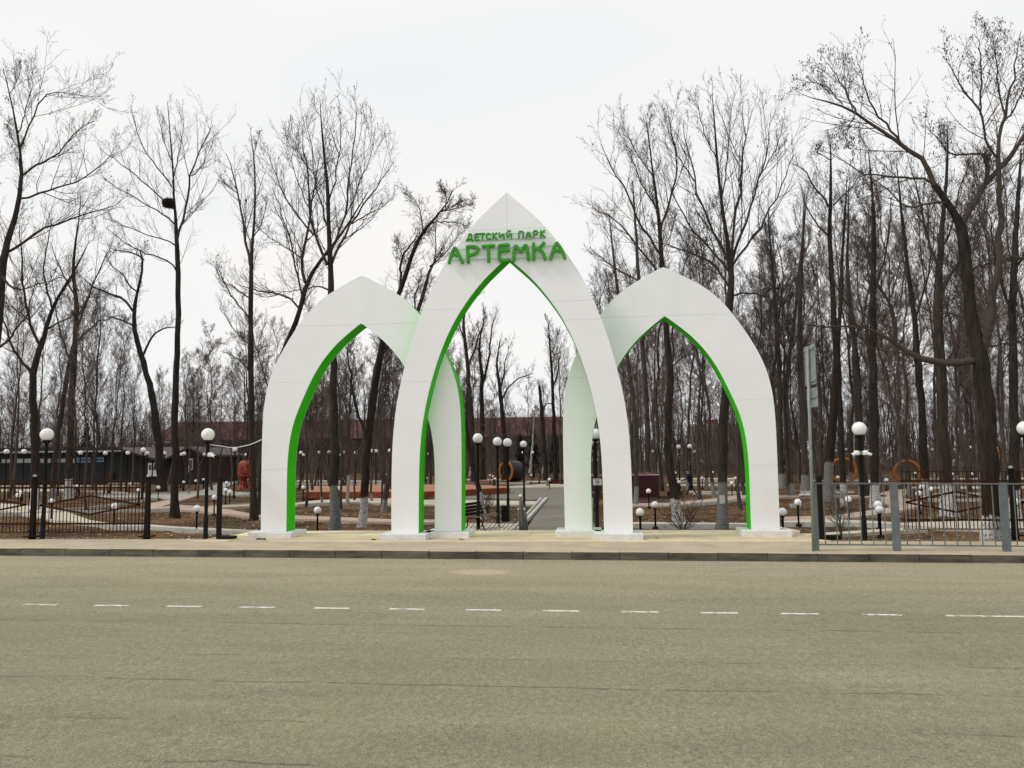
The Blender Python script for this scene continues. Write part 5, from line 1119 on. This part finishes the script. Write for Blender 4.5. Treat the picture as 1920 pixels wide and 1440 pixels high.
hero(A, 'bare tree with bright whitewashed foot right of the two-camera lamp', GY(1641, 948), [(1642, 950, 17), (1639, 900, 15), (1641, 800, 14), (1637, 700, 13), (1637, 600, 11), (1638, 500, 9), (1639, 400, 6), (1632, 320, 3), (1628, 280, 1)], [[(1637, 560, 4), (1655, 500, 3.5), (1668, 430, 2.6), (1672, 370, 1)]], auto=12, alen=3.5, a0=.4, dens=.9, seed=19, mt=BARKW)
hero(A, 'bare tree with washed foot behind the wide railing post', GY(1736, 932), [(1737, 934, 13), (1733, 850, 13), (1727, 750, 12), (1722, 680, 11), (1715, 600, 9), (1702, 500, 7), (1692, 420, 5), (1686, 350, 3), (1680, 300, 1)], [[(1715, 600, 4), (1735, 540, 3.5), (1748, 470, 2.6), (1755, 400, 1)]], auto=12, alen=3.6, a0=.35, dens=.9, seed=20, mt=BARKW)
hero(A, 'stout bare tree with bright whitewashed foot behind the brown right fence', GY(1776, 965), [(1777, 966, 24), (1774, 900, 20), (1769, 820, 19), (1764, 700, 18), (1759, 600, 16), (1758, 540, 14), (1763, 480, 11), (1769, 400, 8), (1775, 330, 5), (1778, 280, 3), (1776, 240, 1)], [[(1758, 555, 7), (1778, 522, 6.5), (1797, 492, 6), (1812, 462, 4), (1830, 420, 2)], [(1760, 500, 5), (1740, 450, 4.5), (1725, 390, 4), (1715, 330, 2), (1700, 290, 1)], [(1765, 470, 4), (1790, 410, 3.5), (1800, 350, 2.5), (1820, 300, 1)]], auto=8, alen=3.2, a0=.45, dens=.95, seed=21, mt=bark('bark_bright_wash', (.050, .038, .031), (.022, .018, .015), wash=1.15, dens=1.25))
BIGY = 20.6
hero(A, 'largest right-hand tree with crooked forked trunk and whitewashed foot', BIGY, [(1862, 1014, 30), (1860, 960, 29), (1857, 900, 29), (1853, 840, 28), (1848, 760, 27), (1842, 700, 27), (1833, 650, 24), (1822, 600, 20), (1817, 550, 20), (1813, 500, 19), (1809, 450, 19), (1803, 418, 18), (1797, 406, 12), (1780, 385, 11), (1766, 366, 10.5), (1752, 347, 10)],
     [[(1752, 348, 10), (1748, 325, 9.5), (1737, 303, 9), (1715, 286, 8.5), (1680, 262, 7), (1647, 237, 6), (1605, 213, 5), (1560, 190, 3.5), (1530, 190, 2), (1498, 172, .8)], [(1605, 214, 4), (1590, 180, 3.4), (1578, 155, 2.6), (1560, 130, 1.6), (1545, 105, .8)], [(1690, 270, 4.5), (1668, 240, 4), (1640, 212, 3.4), (1626, 180, 2.6), (1618, 140, 1.6), (1605, 105, .8)],
      [(1580, 196, 2.4), (1555, 165, 2), (1530, 155, 1.4), (1500, 150, .7)], [(1603, 215, 2), (1590, 240, 1.6), (1585, 262, 1)],
      [(1803, 420, 13), (1818, 390, 12), (1833, 366, 11), (1850, 345, 10.5), (1872, 322, 9.5), (1888, 300, 9), (1900, 278, 8.5), (1918, 256, 7), (1945, 232, 5), (1975, 190, 2)], [(1850, 345, 9), (1851, 325, 8.5), (1849, 302, 8), (1846, 286, 8)], [(1847, 291, 4.5), (1835, 287, 4), (1810, 287, 3.6), (1785, 292, 3), (1771, 280, 2.6), (1760, 262, 2), (1740, 240, 1)],
      [(1750, 345, 5), (1730, 337, 4.5), (1690, 331, 4), (1650, 334, 3), (1612, 322, 2.4), (1580, 300, 1.6), (1555, 285, .8)], [(1775, 380, 4.5), (1745, 378, 4), (1715, 395, 3.4), (1690, 385, 3), (1655, 345, 2), (1620, 330, 1)],
      [(1831, 675, 14), (1800, 676, 13.5), (1765, 680, 13), (1738, 682, 12.5), (1712, 668, 11), (1688, 645, 9), (1660, 629, 7), (1640, 618, 6), (1605, 613, 4.5), (1560, 614, 3.4), (1520, 609, 2.4), (1480, 606, 1)], [(1675, 642, 7), (1676, 612, 7), (1682, 588, 6), (1664, 566, 5), (1645, 535, 4.4), (1635, 500, 3.6), (1622, 460, 2.4), (1600, 430, 1)], [(1608, 613, 3.5), (1592, 578, 3), (1565, 530, 2), (1545, 490, 1)], [(1682, 588, 3.5), (1692, 545, 3), (1698, 500, 2), (1690, 450, 1)],
      [(1845, 690, 17), (1852, 640, 15.5), (1858, 590, 14.5), (1865, 540, 13.5), (1869, 505, 12.5), (1875, 460, 11.5), (1878, 400, 10), (1874, 350, 9), (1872, 300, 8)], [(1872, 305, 7), (1870, 270, 6.5), (1878, 235, 6), (1890, 190, 4.5), (1903, 130, 3), (1912, 60, 1)], [(1868, 295, 4.5), (1850, 264, 4), (1838, 215, 4), (1815, 180, 3), (1795, 150, 2.4), (1772, 105, 1)], [(1838, 215, 3.4), (1842, 150, 3), (1838, 100, 2), (1828, 65, .8)], [(1885, 215, 3.4), (1870, 160, 2.8), (1868, 110, 2), (1860, 60, .8)], [(1878, 235, 3.4), (1905, 200, 3), (1925, 150, 2), (1935, 100, .8)],
      [(1822, 600, 5), (1790, 585, 4), (1760, 590, 3), (1720, 570, 2), (1690, 575, 1)], [(1870, 500, 6), (1890, 480, 5), (1915, 485, 4), (1945, 500, 2)], [(1815, 520, 4), (1830, 500, 3.4), (1850, 496, 2.6), (1870, 480, 2)], [(1848, 650, 4), (1880, 646, 3), (1915, 640, 2)]], dens=.82, seed=22, mt=bark('bark_big_wash', (.038, .030, .024), (.016, .013, .011), wash=.62, dens=1.3), upl=.18, seeds=1300, rmin=.004)
hero(A, 'bare tree with washed foot close to the right edge behind the fence', 27, [(1903, 975, 17), (1903, 850, 15), (1900, 700, 14), (1898, 600, 13), (1901, 500, 11), (1906, 400, 8), (1912, 330, 5), (1915, 280, 2)], [[(1899, 600, 5), (1880, 540, 4.5), (1862, 470, 3.4), (1855, 400, 1.5)], [(1901, 520, 5), (1925, 460, 4), (1945, 400, 2)]], auto=9, alen=2.8, a0=.4, dens=.9, seed=23, mt=BARKW)
hero(A, 'slim bare tree against the right arch outer edge', 46, [(1466, 912, 9), (1463, 800, 9), (1461, 700, 8), (1456, 600, 7), (1448, 500, 5), (1442, 430, 3), (1440, 380, 1)], [], auto=12, alen=4., a0=.4, dens=.8, seed=24, mt=BARKM)
hero(A, 'slightly bent slim tree between right arch and sign post', GY(1485, 930), [(1485, 930, 9), (1481, 830, 9), (1472, 740, 8.5), (1478, 680, 7.5), (1490, 600, 6), (1500, 500, 5), (1508, 420, 3), (1512, 370, 1)], [[(1478, 690, 3.5), (1465, 640, 3), (1458, 580, 2), (1455, 520, 1)]], auto=11, alen=3.6, a0=.4, dens=.8, seed=25, mt=BARKM)
hero(A, 'straight bare tree immediately left of the sign post', 44, [(1509, 915, 11), (1506, 800, 10), (1501, 700, 9), (1499, 600, 8), (1503, 500, 6), (1506, 430, 4), (1508, 360, 1.5)], [], auto=13, alen=4., a0=.38, dens=.85, seed=26, mt=BARKM)
hero(A, 'dark straight trunk behind the maroon wall in the right arch', 54, [(1216, 905, 9), (1215, 850, 9), (1213, 760, 9), (1208, 700, 8), (1204, 640, 8), (1200, 560, 8), (1195, 480, 6), (1190, 400, 4), (1186, 340, 1.5)], [], auto=13, alen=4., a0=.4, dens=.85, seed=27, mt=BARKM)
hero(A, 'paired dark trunk hard against the central arch right leg', 38, [(1193, 940, 8), (1193, 850, 8), (1189, 760, 8), (1180, 700, 8), (1172, 640, 7), (1160, 560, 6), (1150, 480, 4), (1142, 400, 1.5)], [], auto=12, alen=3.8, a0=.4, dens=.85, seed=28, mt=BARKM)
# centre window trees
hero(A, 'twisting bare tree in the left of the central arch opening', 62, [(888, 900, 9), (884, 800, 8.5), (880, 740, 8), (877, 680, 7), (872, 640, 6), (868, 600, 4.5), (875, 570, 3), (885, 550, 1)], [[(877, 690, 4), (892, 650, 3.4), (900, 620, 2.6), (915, 595, 1.2)], [(872, 640, 3), (862, 615, 2.4), (860, 590, 1)]], auto=7, alen=3.5, a0=.45, dens=.8, seed=29, tw=TWIG, rmin=.008)
hero(A, 'forked bare tree with short crown in the central arch opening', 66, [(906, 897, 10), (905, 800, 9), (903, 740, 8), (904, 700, 7), (899, 670, 5), (898, 640, 4), (905, 610, 2), (910, 585, 1)], [[(904, 720, 5), (915, 690, 4.4), (919, 650, 3.4), (922, 615, 2), (930, 590, 1)]], auto=7, alen=3.2, a0=.5, dens=.8, seed=30, rmin=.008)
hero(A, 'bare tree left of centre with bent fork above the podium', 70, [(947, 897, 10), (945, 830, 9), (941, 770, 8), (938, 735, 7), (934, 705, 5), (930, 680, 4), (935, 655, 2), (938, 635, 1)], [[(941, 750, 4), (955, 722, 3), (975, 708, 2.4), (1000, 700, 1)], [(938, 735, 4), (945, 700, 3), (950, 668, 1.4), (957, 645, .8)]], auto=5, alen=3, a0=.5, dens=.7, seed=31, rmin=.009)
hero('dead_trunk', 'dark snapped trunk without crown right of centre in the central arch', 64, [(1024, 898, 9), (1020, 830, 8), (1016, 770, 7), (1012, 728, 5), (1011, 722, 3)], [[(1016, 775, 3), (1024, 757, 2.4), (1036, 756, 1.5)]], auto=3, alen=1.2, a0=.5, dens=.5, seed=32, lv=2)
hero(A, 'slim bare tree close to the right side of the central arch opening', 72, [(1043, 897, 8), (1040, 820, 7), (1037, 760, 6), (1035, 700, 5), (1031, 650, 3.5), (1028, 605, 1)], [[(1036, 730, 3), (1048, 690, 2.4), (1052, 640, 1)]], auto=7, alen=3.5, a0=.45, dens=.8, seed=33, rmin=.009)
# birches
for i, (px, by, ty, wd, lb_) in enumerate(((994, 884, 770, 5, 'white birch trunk leaning right beside the dark snapped trunk'), (1018, 884, 800, 3.5, 'thin white birch right of the dark snapped trunk'), (1233, 886, 790, 4, 'white birch behind the maroon wall in the right arch'), (881, 890, 790, 3, 'pale birch stem left in the central arch'), (1597, 905, 700, 4, 'white birch stem behind the lamp with two cameras'), (1068, 886, 790, 3, 'pale birch stem behind the left leg of the right arch'))):
    Yb = min(GY(px, by), 95)
    hero('birch_tree', lb_, Yb, [(px, by+1, wd), (px+3, by-30, wd*.9), (px+5, (by+ty)/2, wd*.7), (px+8, ty, wd*.3)], [], mt=BIRCH, auto=8, alen=2.6, a0=.3, dens=.6, seed=40+i, tw=TWIGF, rmin=.010, lv=2, upl=.4)

# --- shrubs
def shrub(label, px, Y, by, top, spread, n, seed, mt=TWIG, rmin=.004):
    r = np.random.default_rng(seed); s = Y/F; b = W(px, by, Y); hgt = (by-top)*s
    t_ = thing('bare_shrub', label, 'shrub', tuple(b))
    P = np.zeros((n, 7, 3)); 
    for i in range(n):
        a = r.uniform(0, 6.28); sp_ = spread*s*r.uniform(.2, 1); P[i, :, 2] = np.linspace(-.05, hgt*r.uniform(.6, 1), 7); u = np.linspace(0, 1, 7)
        P[i, :, 0] = math.cos(a)*sp_*u**1.2; P[i, :, 1] = math.sin(a)*sp_*u**1.2
    P += r.normal(size=P.shape)*.015*hgt; P[:, 0] *= .2; R = np.linspace(.014, .004, 7)[None].repeat(n, 0)
    g, tp = twigs(r, P, R, np.full(n, hgt), .8, m1=6, rmin=rmin, lv=2, spread=50); V, Fq = tubes([(P, R, 5)]+g); link('stems', np_mesh('stems', V, Fq, mt), t_)
shrub('low bare shrub before the leaning trunk in the right arch', 1281, 23.2, 1003, 935, 45, 8, 1)
shrub('bare twiggy shrub behind the grey railing first panel', 1578, 20.2, 1010, 925, 28, 5, 2)
shrub('bare twiggy shrub beside the covered orange ride', 483, 34, 960, 880, 20, 8, 3)
shrub('bare shrub in front of the podium between arch legs', 760, 30, 975, 905, 25, 6, 4)
shrub('small bare shrub behind the bench lamp', 915, 29, 968, 920, 18, 6, 5)

# --- forest prototypes, instanced as separate trees
def proto(i, seed, mt, tw, hgt=14., kind=0):
    r = np.random.default_rng(seed); n = 14; z = np.linspace(-.15, hgt, n); P = np.zeros((n, 3)); P[:, 2] = z
    P[:, 0] = np.cumsum(r.normal(size=n)*.09*(1+.4*kind)); P[:, 1] = np.cumsum(r.normal(size=n)*.09); P[:, :2] -= P[0, :2]
    R = np.linspace(.092, .013, n); R[0] *= 1.35
    t_ = thing('bare_tree', 'tree', 'tree')
    V, Fq = tubes([(P[None], R[None], 8)]); link('trunk', np_mesh('trunk', V, Fq, mt, True), t_)
    P1, R1, L1 = sprout(r, P[None], R[None], 20+3*kind, 9, (34, 44, 52)[kind], (5.2, 4.8, 4.4)[kind], .36-.08*kind, .10+.03*kind, t0=(.30, .22, .40)[kind], rk_=.6, rmin=.016, tip=.2, taper_len=.7)
    P2, R2, L2 = sprout(r, P1, R1, 10, 6, 42, np.clip(L1*.48, .5, 2.6), .3, .10, t0=.12, rmin=.009)
    P3, R3, L3 = sprout(r, P2, R2, 6, 4, 42, np.clip(L2*.5, .3, 1.3), .25, .11, t0=.1, rmin=.0055)
    P4, R4, L4 = sprout(r, P3, R3, 3, 2, 40, np.clip(L3*.6, .2, .6), .2, .12, t0=.2, rmin=.0045)
    V, Fq = tubes([(P1, R1, 5), (P2, R2, 3), (P3, R3, 3), (P4, R4, 3)]); link('crown', np_mesh('crown', V, Fq, tw), t_)
    return t_
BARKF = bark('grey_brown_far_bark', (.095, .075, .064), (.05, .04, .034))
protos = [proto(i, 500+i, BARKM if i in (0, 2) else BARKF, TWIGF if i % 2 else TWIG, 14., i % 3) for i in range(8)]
pused = set()
fr = random.Random(21)
def forest_tree(px, Y, ty, grp_label, group):
    k = fr.randrange(4) if Y < 62 else 4+fr.randrange(4); p = protos[k]; x = W(px, HOR(px), Y)[0]; hgt = (HOR(px)-ty)*Y/F+2.18
    hgt = max(4.5, min(21, hgt)); sc = hgt/14.3; sxy = sc*fr.uniform(.95, 1.3) if sc < 1 else sc**.8*fr.uniform(.95, 1.25)
    rz = fr.uniform(0, 6.28)
    if k not in pused:
        pused.add(k); p.location = (x, Y, G-.02); p.rotation_euler = (0, 0, rz); p.scale = (sxy, sxy, sc); p['label'] = grp_label; p['group'] = group; return p
    return dup(p, (x, Y, G-.02), rz, grp_label, group, (sxy, sxy, sc))
prof = [(-100, 470), (120, 480), (190, 520), (230, 620), (330, 620), (420, 600), (480, 560), (740, 560), (860, 610), (925, 640), (960, 720), (995, 700), (1050, 620), (1100, 470), (1180, 440), (1290, 430), (1400, 400), (1500, 400), (1600, 380), (1700, 330), (1930, 300), (2100, 300)]
def top_at(px):
    for (a, ya), (b, yb_) in zip(prof[:-1], prof[1:]):
        if a <= px <= b: return ya+(yb_-ya)*(px-a)/(b-a)
    return 400
def zl(px): 
    if px < 490: return 'left of the arches'
    if px < 870: return 'behind the left arch'
    if px < 1060: return 'behind the central arch'
    if px < 1470: return 'behind the right arch'
    return 'right of the arches'
N1 = [(-40, 46), (20, 52), (165, 40), (185, 48), (205, 58), (228, 66), (355, 58), (372, 50), (400, 62), (432, 55), (455, 66), (510, 44), (545, 60), (575, 40), (588, 48), (605, 42), (640, 36), (665, 44), (698, 42), (716, 38), (735, 50), (760, 56), (800, 60), (835, 64), (1075, 52), (1100, 46), (1135, 60), (1160, 50), (1227, 60), (1240, 58), (1290, 60), (1310, 43), (1322, 60), (1337, 46), (1385, 36), (1395, 48), (1420, 55), (1440, 44), (1452, 60), (1475, 62), (1520, 56), (1535, 64), (1595, 62), (1630, 60), (1655, 54), (1690, 56), (1702, 44), (1748, 58), (1790, 52), (1815, 50), (1832, 60), (1870, 56), (1885, 40), (1925, 46), (1700, 66), (1850, 64), (1560, 66), (1010, 78), (1050, 70), (870, 80), (30, 60), (70, 64), (110, 56), (150, 62), (175, 66), (210, 70), (250, 76), (280, 72), (315, 80), (345, 74), (385, 78), (410, 70), (450, 76), (480, 60), (560, 64), (590, 70), (620, 66), (650, 74), (690, 68), (720, 72), (750, 66), (785, 76)]
N1l = ordlabel([(px, 0) for px, Y in N1], 'wood edge tree, %s of those %s')
for px, Y in N1:
    forest_tree(px, Y+fr.uniform(-2, 2), top_at(px)+fr.uniform(-10, 110), N1l[(px, 0)], 'bare trees of the wood edge')
LMK = [(-60, 'left edge of the view'), (63, 'left fence post'), (120, 'middle of the left fence'), (200, 'blue pavilion window'), (277, 'right post of the left fence'), (330, 'nest tree'), (390, 'lamp left of the arches'), (440, 'grey panel fence'), (500, 'left arch left leg'), (590, 'left arch opening'), (680, 'left arch point'), (760, 'central arch left leg'), (840, 'left arch right leg'), (900, 'bench'), (960, 'asphalt path edge'), (1020, 'concrete bollard'), (1080, 'right arch left leg'), (1155, 'central arch right leg'), (1215, 'maroon wall'), (1270, 'leaning trunk'), (1310, 'person with pram'), (1355, 'trunk with the notice'), (1435, 'right arch right leg'), (1490, 'light blue hall'), (1530, 'road sign'), (1583, 'left orange ring'), (1611, 'two-camera lamp'), (1655, 'white figure two'), (1700, 'right orange ring'), (1737, 'wide railing post tree'), (1775, 'stout whitewashed trunk'), (1815, 'gap before the largest tree'), (1855, 'largest tree'), (1890, 'last railing post'), (1940, 'right edge of the view')]
def lmk(px): return min(LMK, key=lambda t: abs(t[0]-px))[1]
for i in range(178):
    px = fr.uniform(-60, 1990) if i < 135 else fr.uniform(1090, 1990)
    Y = fr.uniform(68, 150)
    if 925 < px < 1000 and Y < 110: Y = 130
    if px < 420 and Y < 108: Y = fr.uniform(108, 150)
    forest_tree(px, Y, HOR(px)-(fr.uniform(8, 15)+(3 if px > 1090 else 0))*F/Y, 'distant wood tree in line with the %s' % lmk(px), 'distant bare trees in line with the %s' % lmk(px))
# young thin trees filling the middle distance
for i in range(64):
    px = fr.uniform(-40, 1960); Y = fr.uniform(62, 100)
    if px < 450: Y = fr.uniform(104, 125)
    if 950 < px < 1060: Y = fr.uniform(108, 125)
    forest_tree(px, Y, HOR(px)-(fr.uniform(3.5, 8))*F/Y, 'low young wood tree in line with the %s' % lmk(px), 'low young bare trees in line with the %s' % lmk(px))
# far wood as one mass
r = np.random.default_rng(77); n = 3000
X = r.uniform(-150, 150, n); Yf = r.uniform(150, 162, n)*1.0; Yf = np.where(r.random(n) < .5, r.uniform(186, 230, n), Yf)
hh = r.uniform(4.5, 11.5, n)*(1+.35*vnoise(X+200, Yf, 14, 5)); P = np.zeros((n, 4, 3)); P[:, :, 0] = X[:, None]; P[:, :, 1] = Yf[:, None]; P[:, :, 2] = G+hh[:, None]*np.linspace(0, 1, 4)[None]; P[:, 1:, :2] += r.normal(size=(n, 3, 2))*.35
R = np.array([.11, .09, .06, .02])[None]*r.uniform(.6, 1.3, n)[:, None]
P2, R2, L2 = sprout(r, P, R, 11, 3, 38, hh*.38, .4, .12, t0=.12, rmin=.028); P3, R3, L3 = sprout(r, P2, R2, 1, 2, 38, L2*.6, .3, .1, t0=.2, rmin=.022)
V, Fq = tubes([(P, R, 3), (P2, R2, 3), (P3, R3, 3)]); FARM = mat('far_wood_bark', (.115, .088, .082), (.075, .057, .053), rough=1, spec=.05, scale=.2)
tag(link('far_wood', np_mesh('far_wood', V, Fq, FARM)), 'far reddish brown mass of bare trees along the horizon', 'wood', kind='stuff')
# undergrowth thicket (uncountable stems)
n = 5200; X = r.uniform(-95, 95, n); Yf = r.uniform(96, 135, n); X = np.where(r.random(n) < .25, r.uniform(12, 70, n), X)
hh = r.uniform(1.2, 4.2, n); P = np.zeros((n, 4, 3)); P[:, :, 0] = X[:, None]; P[:, :, 1] = Yf[:, None]; P[:, :, 2] = G+hh[:, None]*np.linspace(0, 1, 4)[None]; P[:, 1:, :2] += r.normal(size=(n, 3, 2))*.22
R = np.array([.03, .026, .02, .012])[None]*r.uniform(.7, 1.3, n)[:, None]; P2, R2, L2 = sprout(r, P, R, 4, 2, 35, hh*.4, .4, .1, t0=.1, rmin=.014)
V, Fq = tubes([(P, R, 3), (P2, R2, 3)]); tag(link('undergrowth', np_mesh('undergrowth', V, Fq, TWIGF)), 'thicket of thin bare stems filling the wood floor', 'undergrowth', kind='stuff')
# conifers
def conifer(px, Y, top, lab, seed):
    r = np.random.default_rng(seed); hgt = (HOR(px)-top)*Y/F+2.18; b = W(px, HOR(px), Y); t_ = thing('spruce_tree', lab, 'tree', (b[0], Y, G))
    MB().lathe([(.16, -.1), (.12, hgt*.4), (.02, hgt)], seg=7).build('trunk', BARKD, t_, True)
    n = 2600; u = r.random(n)**.75; z = hgt*(.06+.94*u); rad = (1-u)*hgt*.24*np.sqrt(r.uniform(.15, 1, n))*(.75+.25*np.sin(z*5)); a = r.uniform(0, 6.28, n); c = np.stack([rad*np.cos(a), rad*np.sin(a), z], 1)
    s = r.uniform(.12, .32, n); V = np.zeros((n, 3, 3))
    for k in range(3): V[:, k] = c+r.normal(size=(n, 3))*s[:, None]*np.array([.6, .6, .3])
    link('foliage', np_mesh('foliage', V.reshape(-1, 3), np.arange(n*3).reshape(n, 3), CONIF), t_)
for i, (px, Y, tp, lb_) in enumerate(((1000, 105, 805, 'dark green spruce left of the pair behind the asphalt path'), (1040, 100, 812, 'dark green spruce at the right of the central arch opening'), (975, 112, 815, 'small dark spruce in the middle of the central arch'), (1700, 120, 800, 'dark spruce deep in the wood behind the right fence'), (1480, 110, 815, 'dark spruce behind the light blue building'), (160, 130, 790, 'dark spruce behind the long pavilion roof'))): conifer(px, Y, tp, lb_, i)
bpy.context.view_layer.update()
